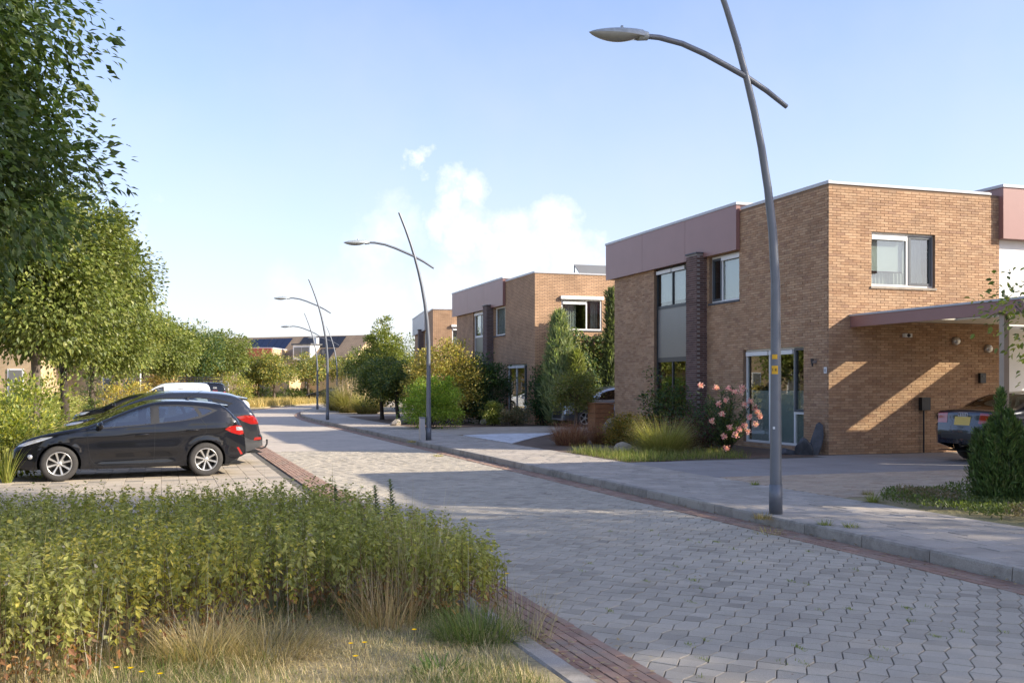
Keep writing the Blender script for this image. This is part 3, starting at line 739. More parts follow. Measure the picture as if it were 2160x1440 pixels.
# carport of the nearest house
def carport():
    c = empty('carport', (14.82, 14.2, SW)); tag(c, 'flat carport roof on square posts beside the nearest brick house', 'carport')
    X0, X1, Y0, Y1 = 14.82, 22.2, 14.2, 19.99
    inv = Matrix.Translation((-14.82, -14.2, -SW))
    holes = [(16.24, 16.92, 17.22, 18.98), (18.84, 19.55, 17.22, 18.98)]
    xs = sorted({X0 + .04, X1 - .04, *[v for h in holes for v in h[:2]]}); ys = sorted({Y0 + .04, Y1, 17.22, 18.98})
    def slab(z0, z1, mat, name):
        m = MB()
        for i in range(len(xs) - 1):
            for j in range(len(ys) - 1):
                cx, cy = (xs[i] + xs[i + 1]) / 2, (ys[j] + ys[j + 1]) / 2
                if not any(h[0] < cx < h[1] and h[2] < cy < h[3] for h in holes): m.box(xs[i], xs[i + 1], ys[j], ys[j + 1], z0, z1)
        return m.build(name, M[mat], c)
    slab(3.175, 3.20, 'roofing', 'roof'); slab(3.14, 3.172, 'cream_board', 'ceiling')
    for h in holes:
        m = MB(); m.box(h[0] - .02, h[1] + .02, h[2] - .02, h[3] + .02, 3.203, 3.209); m.build('skylight', M['skylight_glass'], c)
    for (a, b, d, e) in ((X0, X0 + .04, Y0, Y1), (X1 - .04, X1, Y0, Y1), (X0 + .04, X1 - .04, Y0, Y0 + .04)):
        m = MB(); m.box(a, b, d, e, 2.995, 3.24); m.build('fascia_board', M['fascia'], c)
    m = MB(); m.box(X0 - .02, X0 + .06, Y0 - .02, Y1, 3.243, 3.285); m.box(X0 + .06, X1, Y0 - .02, Y0 + .06, 3.243, 3.285); m.build('roof_trim', M['trim'], c)
    for y in (15.54, 19.0):
        pass
    for (x, y) in ((14.93, 15.54), (21.9, 15.54)):
        m = MB(); m.box(x - .06, x + .06, y - .06, y + .06, SW - .05, 3.135); m.build('post', M['post_paint'], c)
    m = MB(); m.box(15.0, 22.0, 15.5, 15.6, 3.02, 3.137); m.build('beam', M['cream_board'], c)
    for ch in c.children: ch.matrix_parent_inverse = inv
carport()

# small fittings on the gable wall
def on_wall():
    F_ = Facade('R', 20.0)
    w = empty('charging_box', (16.82, 19.98, 1.25)); tag(w, 'black wall charging box with its cable pipe under the carport', 'charger')
    m = MB(); m.box(-.12, .12, -.12, 0, -.15, .15); m.build('box', M['black_plastic'], w)
    m = MB(); m.tube([(0, -.03, -.15), (0, -.03, -1.13)], .02, 8); m.build('pipe', M['black_plastic'], w)
    s = empty('charging_socket', (17.28, 19.98, .98)); tag(s, 'round black socket holder on the brick wall next to the charging box', 'socket')
    m = MB(); m.lathe([(.0, -.07), (.06, -.07), (.075, -.04), (.075, 0)], 16, 'y'); m.build('holder', M['black_plastic'], s)
    for (x, z, lb) in ((17.75, 2.72, 'round steel wall lamp high on the brick wall under the carport'), (18.7, 2.55, 'round steel wall lamp nearest the carport post')):
        s = empty('wall_lamp', (x, 19.98, z)); tag(s, lb, 'lamp')
        m = MB(); m.lathe([(0, -.11), (.05, -.105), (.085, -.08), (.10, -.03), (.10, 0)], 18, 'y'); m.build('shade', M['alloy'], s)
        m = MB(); m.lathe([(.11, -.012), (.11, 0.0)], 18, 'y'); m.build('backplate', M['steel'], s)
    s = empty('sensor', (16.35, 19.98, 2.83)); tag(s, 'small white motion sensor under the carport ceiling', 'sensor')
    m = MB(); m.box(-.1, .1, -.09, 0, -.045, .045); m.build('housing', M['white_paint'], s)
    m = MB(); m.lathe([(0, -.13), (.035, -.115), (.045, -.09)], 12, 'y'); m.build('lens', M['grey_plastic'], s)
    s = empty('switch_box', (18.5, 19.98, 1.85)); tag(s, 'small black box on the brick wall behind the carport post', 'box')
    m = MB(); m.box(-.08, .08, -.08, 0, -.12, .12); m.build('case', M['black_plastic'], s)
    m = MB(); m.box(-.03, .03, -.09, -.08, .02, .06); m.build('cover', M['grey_plastic'], s)
    s = empty('number_plate', (14.245, 20.10, 2.02)); tag(s, 'small white house number plate by the brick corner', 'sign')
    m = MB(); m.box(-.012, 0, -.05, .05, -.07, .07); m.build('plate', M['white_paint'], s)
    text('0', .11, (-.014, 0, -.04), (math.pi / 2, 0, -math.pi / 2), 'ink', s, 'numeral')
    s = empty('wall_light', (14.245, 20.48, 2.22)); tag(s, 'small grey wall light beside the tall front window', 'lamp')
    m = MB(); m.box(-.10, 0, -.035, .035, -.03, .03); m.build('bracket', M['steel'], s)
    m = MB(); m.lathe([(.045, .09), (.03, .0), (.012, -.09)], 12, 'z', (-.09, 0, -.02)); m.build('spot', M['grey_plastic'], s)
    s = empty('mail_box', (14.9, 39.40, .95)); tag(s, 'dark blue letter box at the corner of the middle house', 'letter box')
    m = MB(); m.box(-.28, .28, -.22, 0, -.22, .2); m.build('box', M['paint_navy'], s)
    m = MB(); m.box(-.3, .3, -.24, 0, .2, .235); m.build('lid', M['black_plastic'], s)
def text(body, size, loc, rot, mat, parent, name='lettering', align='CENTER', shear=0):
    cu = bpy.data.curves.new(name, 'FONT'); cu.body = body; cu.size = size; cu.align_x = align; cu.extrude = .0012; cu.shear = shear; cu.resolution_u = 2
    o = bpy.data.objects.new('tmp_text', cu); COL.objects.link(o)
    dg = bpy.context.evaluated_depsgraph_get(); me = bpy.data.meshes.new_from_object(o.evaluated_get(dg)); bpy.data.objects.remove(o); bpy.data.curves.remove(cu)
    me.materials.clear(); me.materials.append(M[mat]); n = obj(name, me, parent); n.location = loc; n.rotation_euler = rot; return n
on_wall()
# ------------------------------------------------------------------ street lamps
def lamp_meshes():
    zs = [0, .5, 1.2, 2.0, 2.8, 3.4, 3.9, 4.4, 4.8, 5.2, 5.6, 6.0, 6.45]
    offx = lambda z: -.055 * max(0, z - 2.5) ** 2 * (1 if z < 6 else 1) * 1.0
    pts = [(offx(z), 0, z) for z in zs]; rad = [.074 - .042 * (z / 6.45) for z in zs]
    m = MB(); m.tube(pts, rad, 16); pole = m.mesh('pole', M['lamp_grey'])
    zc = 5.22; xc = offx(zc)
    arm = [(-1.42, .34), (-1.15, .345), (-.85, .305), (-.55, .215), (-.25, .10), (0, 0), (.28, -.14), (.56, -.31)]
    m = MB(); m.tube([(xc + a, 0, zc + b) for a, b in arm], [.030, .032, .033, .034, .034, .034, .032, .028], 12); armm = m.mesh('arm', M['lamp_grey'])
    # lantern: almond shaped shell with a glass bowl underneath
    hx, hz = xc - 1.40, zc + .345; Lh = .66
    def shell(top):
        V = []; n, k = 15, 11
        for i in range(n):
            t = i / (n - 1); x = hx + .03 - t * Lh
            w = .125 * (math.sin(math.pi * min(1, (t * .80 + .20))) ** .75 if t < 1 else 0) + .002
            ht = .095 * (1 - t ** 2.2) ** .8 + .001 if top else -(.072 * math.sin(math.pi * min(1, max(0, (t - .10) / .9))) ** .7 + .001)
            for j in range(k):
                a = math.pi * j / (k - 1); V.append((x, w * math.cos(a), hz - .03 + ht * math.sin(a)))
        F = [(i * k + j, i * k + j + 1, (i + 1) * k + j + 1, (i + 1) * k + j) for i in range(n - 1) for j in range(k - 1)]
        return V, F
    m = MB(); V, F = shell(True); m.add(V, F, True); m.tube([(hx + .10, 0, hz + .0), (hx - .02, 0, hz - .0)], [.05, .066], 12); m.lathe([(0, .03), (.016, .03), (.022, 0)], 8, 'z', (hx - .22, 0, hz + .055)); head = m.mesh('lantern', M['lamp_head'])
    m = MB(); V, F = shell(False); m.add(V, F, True); bowl = m.mesh('lantern_bowl', M['lamp_glass'])
    m = MB(); m.lathe([(.078, .0), (.081, .0), (.081, .35), (.078, .352)], 16); col = m.mesh('base_sleeve', M['lamp_grey'])
    return [('pole', pole, None), ('arm', armm, None), ('lantern', head, None), ('lantern_bowl', bowl, 'lantern'), ('base_sleeve', col, None)]
LM = lamp_meshes()
lamp_spots = [((7.02, 10.9), 'tall curved street lamp with yellow stickers in the right foreground'),
              ((7.24, 29.0), 'street lamp with a small grey post at its foot, second from the photographer'),
              ((7.27, 48.3), 'street lamp standing at the kerb third from the photographer'),
              ((9.95, 70.6), 'street lamp fourth from the photographer where the street starts to bend'),
              ((13.7, 85.8), 'farthest street lamp with its foot behind the tall grasses')]
lamps = []
for (x, y), lb in lamp_spots:
    l = empty('street_lamp', (x, y, SW), -math.atan2(2 * .0048 * max(0, y - 48), 1)); tag(l, lb, 'street lamp', 'curved street lamps along the pavement'); made = {}
    for n, me, par in LM: made[n] = obj(n, me, made[par] if par else l)
    lamps.append(l)
def curved_sticker(z0, z1, a0, a1, name='sticker'):
    m = MB(); n = 6; r = lambda z: (.074 - .042 * (z / 6.45)) + .0015
    V = []; F = []
    for i in range(n + 1):
        a = a0 + (a1 - a0) * i / n
        for z in (z0, z1): V.append((r(z) * math.cos(a), r(z) * math.sin(a), z))
    F = [(2 * i, 2 * i + 2, 2 * i + 3, 2 * i + 1) for i in range(n)]; m.add(V, F, True); return m
am = math.radians(-135)
stk = curved_sticker(1.86, 1.915, am - .52, am + .52).build('sticker', M['sticker_yellow'], lamps[0])
stk = curved_sticker(1.68, 1.78, am - .62, am + .62).build('sticker', M['sticker_yellow'], lamps[0])
rr = .0655
text('1 K', .05, (rr * math.cos(am), rr * math.sin(am), 1.715), (math.pi / 2, 0, am + math.pi / 2), 'ink', stk)
curved_sticker(1.02, 1.05, am - .3, am + .1).build('sticker', M['white_paint'], lamps[0])
p = empty('utility_post', (7.05, 29.0, SW)); tag(p, 'short grey utility post beside the second street lamp', 'post')
m = MB(); m.box(-.07, .07, -.07, .07, -.05, .62); m.build('post', M['steel'], p); m = MB(); m.box(-.08, .08, -.08, .08, .62, .66); m.build('cap', M['lamp_grey'], p)
# ------------------------------------------------------------------ cars
def pip(x, y, poly):
    c = False; n = len(poly); j = n - 1
    for i in range(n):
        xi, yi = poly[i]; xj, yj = poly[j]
        if (yi > y) != (yj > y) and x < (xj - xi) * (y - yi) / (yj - yi) + xi: c = not c
        j = i
    return c
def crom(P, n=6):
    out = []; k = len(P)
    for i in range(k - 1):
        p0, p1, p2, p3 = P[max(i - 1, 0)], P[i], P[i + 1], P[min(i + 2, k - 1)]
        for s in range(n):
            t = s / n
            # monotone in x: linear x, Hermite z with limited tangents
            x = p1[0] + (p2[0] - p1[0]) * t
            m1 = (p2[1] - p0[1]) / max(p2[0] - p0[0], 1e-4) * (p2[0] - p1[0]); m2 = (p3[1] - p1[1]) / max(p3[0] - p1[0], 1e-4) * (p2[0] - p1[0])
            lim = 3 * abs(p2[1] - p1[1]); m1 = max(-lim, min(lim, m1)); m2 = max(-lim, min(lim, m2))
            h = (2 * t ** 3 - 3 * t * t + 1) * p1[1] + (t ** 3 - 2 * t * t + t) * m1 + (-2 * t ** 3 + 3 * t * t) * p2[1] + (t ** 3 - t * t) * m2
            out.append((x, h))
    out.append(P[-1]); return out

def wheel_meshes(R, W, spokes, mat):
    r = R * .66
    m = MB(); m.lathe([(r * .96, -W * .42), (r * 1.03, -W * .5), (R * .90, -W * .5), (R * .975, -W * .40), (R, -W * .28), (R, W * .28), (R * .975, W * .40), (R * .9, W * .5), (r * 1.03, W * .5), (r * .96, W * .42)], 40, 'y')
    for k in (-.12, .12): m.lathe([(R + .001, W * (k - .02)), (R + .001, W * (k + .02))], 40, 'y')
    tyre = m.mesh('tyre', M['rubber'])
    m = MB(); m.lathe([(r, -W * .44), (r * 1.03, -W * .49), (r * .97, -W * .50), (r * .92, -W * .42), (r * .90, W * .4)], 40, 'y')   # outer side is -y
    hub = r * .22
    m.lathe([(0, -W * .40), (hub * .6, -W * .41), (hub, -W * .38), (hub * 1.05, -W * .2)], 20, 'y')
    for k in range(spokes):
        a = 2 * math.pi * (k + .25) / spokes; d = Vector((math.cos(a), 0, math.sin(a))); s = Vector((-math.sin(a), 0, math.cos(a)))
        w0, w1 = r * .085, r * .115
        V = []
        for t, w, yo in ((hub * .7, w0, -W * .38), (r * .55, w0 * 1.05, -W * .41), (r * .95, w1, -W * .46)):
            for sg, dy in ((-1, .018), (-.55, 0), (.55, 0), (1, .018)): V.append(d * t + s * w * sg + Vector((0, yo + dy, 0)))
        F = [(i * 4 + j, i * 4 + j + 1, i * 4 + 4 + j + 1, i * 4 + 4 + j) for i in range(2) for j in range(3)]; m.add(V, F)
        for sg in (0, 3):
            q = [V[sg], V[4 + sg], V[8 + sg]]; b = [p + Vector((0, .05, 0)) for p in q]; m.add(q + b, [(0, 1, 4, 3), (1, 2, 5, 4)])
    for k in range(4 if spokes == 8 else 5):
        a = 2 * math.pi * (k + .12) / (4 if spokes == 8 else 5); m.lathe([(0, -W * .425), (.011, -W * .42), (.011, -W * .36)], 8, 'y', (hub * .62 * math.cos(a) * 1.5, 0, hub * .62 * math.sin(a) * 1.5))
    rim = m.mesh('rim', M[mat], recalc=False)
    m = MB(); m.lathe([(0, -W * .12), (r * .62, -W * .12), (r * .62, -W * .05), (r * .9, W * .05)], 24, 'y'); disc = m.mesh('brake_disc', M['dark_alloy'])
    return tyre, rim, disc

def make_car(name, label, loc, heading, S, group=None, interior=True, cat='car'):
    """S: dict with profile [(x,z) rear bottom ... front bottom, monotone x], W half width, wheels, windows ...  local +x is the front, y left"""
    car = empty(name, loc, heading); tag(car, label, cat, group)
    prof = crom(S['prof'], 5); W = S['W']; X0, X1 = prof[0][0], prof[-1][0]; sill = S['sill']; belt = S['belt']; R = S['R']; arch = R + S.get('gap', .045)
    wx = S['wheels']; brk = sorted({v for r in S['strip'] for v in r[1:3]})
    px_, pz_ = np.array([p[0] for p in prof]), np.array([p[1] for p in prof])
    xs = sorted(set(px_.tolist()) | {b for b in brk if X0 < b < X1}); ztop = lambda x: float(np.interp(x, px_, pz_))
    tum = S.get('tum', .30); rf, rr = S.get('rf', (.95, .20)), S.get('rr', (.6, .12)); rnd = S.get('rnd', .09)
    def f(x, z):
        t = max(0, (x - (X1 - rf[0])) / rf[0]); p = 1 - rf[1] * t ** 2.4
        t = max(0, ((X0 + rr[0]) - x) / rr[0]); p -= rr[1] * t ** 2.2
        w = W * p
        b = belt(x)
        if z > b: w -= (z - b) * tum + .16 * max(0, z - b - .25) ** 2
        else:
            w -= .028 * ((b - z) / .5) ** 2 if z > .45 else .028 * ((b - .45) / .5) ** 2 + .20 * (.45 - z) ** 1.5
        for (c0, sl, amp, sg, xa, xb) in S.get('creases', ()):
            fade = max(0, min(1, (x - xa) / .25)) * max(0, min(1, (xb - x) / .25)); w += fade * amp * math.exp(-((z - c0 - sl * x) / sg) ** 2)
        for xw in wx:       # flared arches
            dd = math.hypot(x - xw, z - R); w += .018 * math.exp(-((dd - arch) / .06) ** 2)
        dz = ztop(x) - z
        if dz < rnd: k = 1 - max(0, dz) / rnd; w -= rnd * .9 * (1 - math.sqrt(max(0, 1 - k * k)))
        return max(w, .05)
    def nrm(x, z):
        e = .004; return Vector((-(f(x + e, z) - f(x - e, z)) / (2 * e), 1, -(f(x, z + e) - f(x, z - e)) / (2 * e))).normalized()
    # ---- side outline with wheel arches
    top = [(x, ztop(x)) for x in xs]; bot = []
    zf, zr = top[-1][1], top[0][1]
    lower = [(X1 - .0, zf)]
    def archpts(xw):
        a0 = math.asin(max(-1, min(1, (sill - R) / arch))); pts = []
        for i in range(17):
            a = a0 + (math.pi - 2 * a0) * i / 16; pts.append((xw + arch * math.cos(a), R + arch * math.sin(a)))
        return pts
    bot += archpts(wx[0]) + archpts(wx[1])           # front first, going backwards
    outline = top + bot
    regs = S['side']
    pts = list(outline); edges = [(i, (i + 1) % len(outline)) for i in range(len(outline))]
    for nm, poly in regs:
        b0 = len(pts); pts += poly; edges += [(b0 + i, b0 + (i + 1) % len(poly)) for i in range(len(poly))]
    gx = np.arange(X0 + .05, X1, .09); gz = np.arange(sill + .04, max(pz_) - .02, .055)
    for x in gx:
        for z in gz:
            if z < ztop(x) - .025 and all(math.hypot(x - xw, z - R) > arch + .02 for xw in wx) and pip(x, z, outline): pts.append((x, z))
    vs, es, fs, *_ = delaunay_2d_cdt([Vector(p) for p in pts], edges, [], 0, 1e-5)
    tri = {}
    for t in fs:
        cx = sum(vs[i].x for i in t) / 3; cz = sum(vs[i].y for i in t) / 3
        if not pip(cx, cz, outline): continue
        nm = 'body'
        for n2, poly in regs:
            if pip(cx, cz, poly): nm = n2
        tri.setdefault(nm, []).append(t)
    mats = dict(body=S['paint'], trim='black_plastic', pane=S.get('glass', 'car_glass'), headlight='clear_lamp', tail_light='red_lamp', reflector='red_lamp', cladding='grey_plastic', grille='black_plastic',
                front_door=S['paint'], rear_door=S['paint'], windscreen=S.get('glass', 'car_glass'), rear_window='dark_car_glass', plate='plate_yellow', tail_clear='clear_lamp', bumper=S['paint'], black='black_plastic')
    acc = {}                                  # region -> (V, N, F)
    def push(nm, V, N_, F):
        a = acc.setdefault(nm, ([], [], [])); o = len(a[0]); a[0].extend(V); a[1].extend(N_); a[2].extend([tuple(i + o for i in q) for q in F])
    multi = ('trim', 'cladding', 'pane', 'headlight', 'tail_light', 'reflector', 'front_door', 'rear_door', 'tail_clear')
    parts = []
    for nm, ts in tri.items():
        used = sorted({i for t in ts for i in t}); ix = {v: k for k, v in enumerate(used)}
        base = nm.split('#')[0]
        for sg in (1, -1):
            V = []; N_ = []
            for i in used:
                x, z = vs[i]; n = nrm(x, z); lift = .004 if base in ('headlight', 'tail_light', 'reflector', 'tail_clear') else (-.004 if base == 'pane' else 0)
                V.append((x + n.x * lift, sg * (f(x, z) + n.y * lift), z + n.z * lift)); N_.append((n.x, sg * n.y, n.z))
            F = [tuple(ix[i] for i in (t if sg < 0 else t[::-1])) for t in ts]
            if base in multi: parts.append((base, V, N_, F))
            else: push(base, V, N_, F)
    # ---- top strip from the rear bottom over the roof to the front bottom
    fr = [-1, -.93, -.86, -.74, -.6, -.45, -.3, -.15, 0, .15, .3, .45, .6, .74, .86, .93, 1]
    crown = S.get('crown', .045); rows = []; n = len(xs)
    for i, x in enumerate(xs):
        z = ztop(x); a, b = max(i - 1, 0), min(i + 1, n - 1); tx, tz = xs[b] - xs[a], ztop(xs[b]) - ztop(xs[a]); ln = math.hypot(tx, tz) or 1; nx, nz = -tz / ln, tx / ln
        w = f(x, z); rows.append([(x + nx * crown * (1 - q * q), w * q, z + nz * crown * (1 - q * q)) for q in fr])
    Vg = np.array(rows); dU = np.gradient(Vg, axis=0); dV = np.gradient(Vg, axis=1); Ng = np.cross(dU, dV); Ng /= np.maximum(np.linalg.norm(Ng, axis=2, keepdims=True), 1e-9)
    sp = {}
    for i in range(n - 1):
        for j in range(len(fr) - 1):
            xm, zm = (xs[i] + xs[i + 1]) / 2, (ztop(xs[i]) + ztop(xs[i + 1])) / 2; q = abs(fr[j] + fr[j + 1]) / 2; nm = 'body'
            for (n2, xa, xb, q0, q1) in S['strip']:
                if xa <= xm <= xb and q0 <= q <= q1: nm = n2
            if nm == 'tail_light' or nm == 'headlight': nm += '#l' if fr[j] > 0 else '#r'
            sp.setdefault(nm, []).append((i, j))
    for nm, qs in sp.items():
        base = nm.split('#')[0]; used = sorted({(i + a, j + b) for i, j in qs for a in (0, 1) for b in (0, 1)}); ix = {v: k for k, v in enumerate(used)}
        lift = .004 if base in ('tail_light', 'headlight', 'plate') else (-.006 if base in ('windscreen', 'rear_window') else 0)
        V = [tuple(Vg[u] + Ng[u] * lift) for u in used]; N_ = [tuple(Ng[u]) for u in used]
        F = [(ix[(i, j)], ix[(i + 1, j)], ix[(i + 1, j + 1)], ix[(i, j + 1)]) for i, j in qs]
        if base == 'body': push('body', V, N_, F)
        else: parts.append((base, V, N_, F))
    for nm, (V, N_, F) in acc.items(): parts.insert(0, (nm, V, N_, F))
    made = {}
    for nm, V, N_, F in parts:
        me = bpy.data.meshes.new(nm); me.from_pydata([tuple(v) for v in V], [], F); me.materials.append(M[mats[nm]])
        me.polygons.foreach_set('use_smooth', np.ones(len(F), bool)); me.normals_split_custom_set_from_vertices([tuple(v) for v in N_])
        made.setdefault(nm, []).append(obj(nm, me, car))
    # ---- shut lines, belt moulding
    def seam(poly, wd=.006, lift=.0025, sides=(1, -1)):
        m = MB()
        for sg in sides:
            P = []
            for (a, b) in zip(poly[:-1], poly[1:]):
                k = max(1, int(math.dist(a, b) / .05))
                P += [(a[0] + (b[0] - a[0]) * t / k, a[1] + (b[1] - a[1]) * t / k) for t in range(k)]
            P.append(poly[-1]); V = []
            for i, (x, z) in enumerate(P):
                a, b = P[max(i - 1, 0)], P[min(i + 1, len(P) - 1)]; tx, tz = b[0] - a[0], b[1] - a[1]; ln = math.hypot(tx, tz) or 1; qx, qz = -tz / ln * wd / 2, tx / ln * wd / 2
                for s in (1, -1):
                    xx, zz = x + qx * s, z + qz * s; V.append((xx, sg * (f(xx, zz) + lift), zz))
            m.add(V, [(2 * i, 2 * i + 1, 2 * i + 3, 2 * i + 2) for i in range(len(P) - 1)], True)
        return m
    for sm in S.get('seams', ()): seam(sm).build('shut_line', M['black_plastic'], car)
    for sm in S.get('chrome', ()): seam(sm, .012, .004).build('window_moulding', M['alloy'], car)
    for (x, z, ln) in S.get('handles', ()):
        for sg in (1, -1):
            m = MB(); y = f(x, z); m.tube([(x - ln / 2, sg * (y - .002), z), (x - ln / 2 + .03, sg * (y + .026), z + .003), (x + ln / 2 - .03, sg * (y + .026), z - .002), (x + ln / 2, sg * (y - .002), z - .006)], [.012, .013, .013, .011], 8)
            d = made.get('front_door' if x > S.get('bpil', 0) else 'rear_door'); m.build('handle', M[S['paint']], d[0 if sg > 0 else -1] if d else car)
    if 'mirror' in S:
        x, z = S['mirror']
        for sg in (1, -1):
            m = MB(); y = f(x, z) ; c = Vector((x - .02, sg * (y + .14), z + .04)); V = []
            for i in range(9):
                for j in range(12):
                    a, b = math.pi * i / 8, 2 * math.pi * j / 12; sx = math.cos(b) * math.sin(a)
                    V.append(c + Vector((.075 * (sx if sx > 0 else sx * .5), .115 * math.cos(a), .075 * math.sin(b) * math.sin(a) * (1 - .15 * math.cos(a) * sg))))
            m.add(V, [(i * 12 + j, i * 12 + (j + 1) % 12, (i + 1) * 12 + (j + 1) % 12, (i + 1) * 12 + j) for i in range(8) for j in range(12)], True)
            m.tube([(x + .02, sg * (y - .01), z - .04), (x, sg * (y + .06), z - .015)], [.03, .025], 8); m.build('wing_mirror', M[S['paint']], car)
    # ---- wheels
    Wt = S.get('tw', .2); tyre, rim, disc = wheel_meshes(R, Wt, S.get('spokes', 8), S.get('rim', 'alloy'))
    for xw in wx:
        for sg in (1, -1):
            y = sg * (W - Wt / 2 - .012); w = empty('wheel', (xw, y, R), math.pi if sg > 0 else 0, car); w.rotation_euler = (0, random.uniform(0, 1), math.pi if sg > 0 else 0)
            obj('tyre', tyre, w); obj('rim', rim, w); obj('brake_disc', disc, w)
    # ---- arch liners, floor
    m = MB()
    for xw in wx:
        A = archpts(xw)
        for sg in (1, -1):
            V = []
            for (x, z) in A: yo = f(x, z) - .003; V += [(x, sg * yo, z), (x, sg * (yo - .30), z)]
            k = len(A); m.add(V, [(2 * i, 2 * i + 1, 2 * i + 3, 2 * i + 2) for i in range(k - 1)]); m.add([V[2 * i + 1] for i in range(k)], [tuple(range(k))])
    fl = [x for x in xs]
    V = []
    for x in fl: w = f(x, max(sill, min(ztop(x), sill + .05))) - .02; V += [(x, -w, sill + .01), (x, w, sill + .01)]
    m.add(V, [(2 * i, 2 * i + 1, 2 * i + 3, 2 * i + 2) for i in range(len(fl) - 1)])
    m.build('underbody', M['underbody'], car, recalc=False)
    if interior:
        bx0, bx1 = S['cabin']; bz = S.get('seat_z', .50); m = MB()
        m.box(bx0, bx1, -W + .16, W - .16, sill + .05, bz - .12); m.box(bx1 - .28, bx1, -W + .16, W - .16, bz - .12, belt(bx1) - .05); m.build('cabin_trim', M['black_plastic'], car)
        for sg in (1, -1):
            x = S['seat_x']; y = sg * .36; m = MB(); m.obox((x + .02, y, bz - .04), (.25, 0, 0), (0, .23, 0), (0, 0, .07)); m.obox((x - .28, y, bz + .30), (.06, 0, -.02), (0, .22, 0), (-.09, 0, .30))
            m.obox((x - .40, y, bz + .68), (.05, 0, 0), (0, .12, 0), (-.02, 0, .085)); m.build('front_seat', M['seat_cloth'], car)
        m = MB(); x = S['seat_x'] - .85; m.obox((x, 0, bz - .04), (.24, 0, 0), (0, .58, 0), (0, 0, .07)); m.obox((x - .28, 0, bz + .24), (.06, 0, 0), (0, .58, 0), (-.07, 0, .26))
        for y in (.36, -.36): m.obox((x - .36, y, bz + .56), (.045, 0, 0), (0, .12, 0), (-.02, 0, .07))
        m.build('rear_seat', M['seat_cloth'], car)
        m = MB(); cx = bx1 - .42; pts_ = []
        for k in range(21):
            a = 2 * math.pi * k / 20; pts_.append((cx - .10 * math.sin(a), .36 + .18 * math.cos(a), belt(cx) - .06 + .16 * math.sin(a)))
        m.tube(pts_, .016, 8, False); m.build('steering_wheel', M['black_plastic'], car)
    car['_f'] = 0; del car['_f']
    return car, f, made

BELT = lambda z0, sl: (lambda x: z0 + sl * x)
# small black hatchback (nearest car): profile traced from its side view, x forward, metres
def hatch_spec(paint, L=4.04, H=1.48, W=.868, glass='car_glass', spokes=8, rim='alloy'):
    s = L / 4.04; h = H / 1.40
    P = [(-2.02, .38), (-2.012, .52), (-1.985, .68), (-1.95, .82), (-1.90, .95), (-1.80, 1.08), (-1.66, 1.23), (-1.55, 1.31), (-1.35, 1.345), (-1.0, 1.375), (-.7, 1.385), (-.45, 1.375), (-.22, 1.335), (.02, 1.255),
         (.32, 1.135), (.62, 1.01), (.82, .94), (1.15, .885), (1.45, .825), (1.7, .75), (1.86, .66), (1.95, .56), (1.99, .44), (2.012, .32), (2.02, .21)]
    P = [(x * s, z * h) for x, z in P]
    q = lambda pts: [(x * s, z * h) for x, z in pts]
    dlo = q([(.94, .875), (.74, .945), (.42, 1.07), (.12, 1.18), (-.14, 1.265), (-.35, 1.315), (-.7, 1.32), (-1.05, 1.30), (-1.30, 1.265), (-1.46, 1.21), (-1.31, 1.14), (-1.12, 1.065), (-.7, 1.01), (0, .945), (.6, .90)])
    pf = q([(.60, .925), (.53, 1.0), (.29, 1.105), (.04, 1.205), (-.15, 1.255), (-.27, 1.288), (-.27, .985), (.2, .95)])
    pfq = q([(.84, .905), (.70, .945), (.62, .985), (.66, .905)])
    pr = q([(-.42, 1.0), (-.42, 1.292), (-.75, 1.295), (-1.02, 1.278), (-1.12, 1.11), (-.85, 1.04)])
    prq = q([(-1.10, 1.262), (-1.24, 1.245), (-1.37, 1.207), (-1.23, 1.14), (-1.18, 1.13)])
    head = q([(1.90, .61), (1.78, .63), (1.58, .69), (1.38, .765), (1.34, .785), (1.53, .765), (1.72, .705), (1.86, .65)])
    tail = q([(-1.58, .86), (-1.66, .91), (-1.80, .93), (-1.935, .905), (-1.985, .76), (-1.85, .75), (-1.70, .795)])
    clear = q([(-1.79, .905), (-1.91, .895), (-1.935, .83), (-1.80, .835)])
    refl = q([(-1.81, .515), (-1.85, .52), (-1.93, .39), (-1.89, .38)])
    return dict(prof=P, W=W, sill=.205, belt=BELT(.915 * h, -.05), R=.31, wheels=(1.245 * s, -1.245 * s), paint=paint, glass=glass, spokes=spokes, rim=rim, cabin=(-1.45 * s, .80 * s), seat_x=-.12, seat_z=.47 * h, crown=.032,
                side=[('trim', dlo), ('pane#a', pf), ('pane#b', pfq), ('pane#c', pr), ('pane#d', prq), ('headlight', head), ('tail_light', tail), ('tail_clear', clear), ('reflector', refl)],
                strip=[('windscreen', -.24 * s, .78 * s, 0, .87), ('rear_window', -1.80 * s, -1.58 * s, 0, .8), ('tail_light', -1.98 * s, -1.92 * s, .74, 1), ('plate', -1.985 * s, -1.955 * s, 0, .3), ('grille', 1.955 * s, 2.005 * s, 0, .74), ('headlight', 1.76 * s, 1.90 * s, .74, 1)],
                seams=[q([(.80, .93), (.795, .80), (.775, .56), (.74, .38), (.68, .29)]), q([(-.34, .96), (-.335, .65), (-.33, .42), (-.32, .28)]), q([(-1.15, 1.06), (-1.25, .93), (-1.24, .80), (-1.10, .67), (-.98, .58)]), q([(.68, .29), (0, .275), (-.72, .275), (-.90, .34)]),
                       q([(1.62, .67), (1.52, .58)]), q([(-1.52, 1.32), (-1.66, 1.21), (-1.80, 1.06)])],
                chrome=[], handles=((-.12, .79, .22), (-1.0, .855, .22)), bpil=-.34, mirror=(.60 * s, .925 * h),
                creases=((.80, -.055, .014, .05, -1.8, 1.3), (.37, -.01, -.022, .08, -.85, .80), (.53, 0, .010, .10, -.9, .8)))
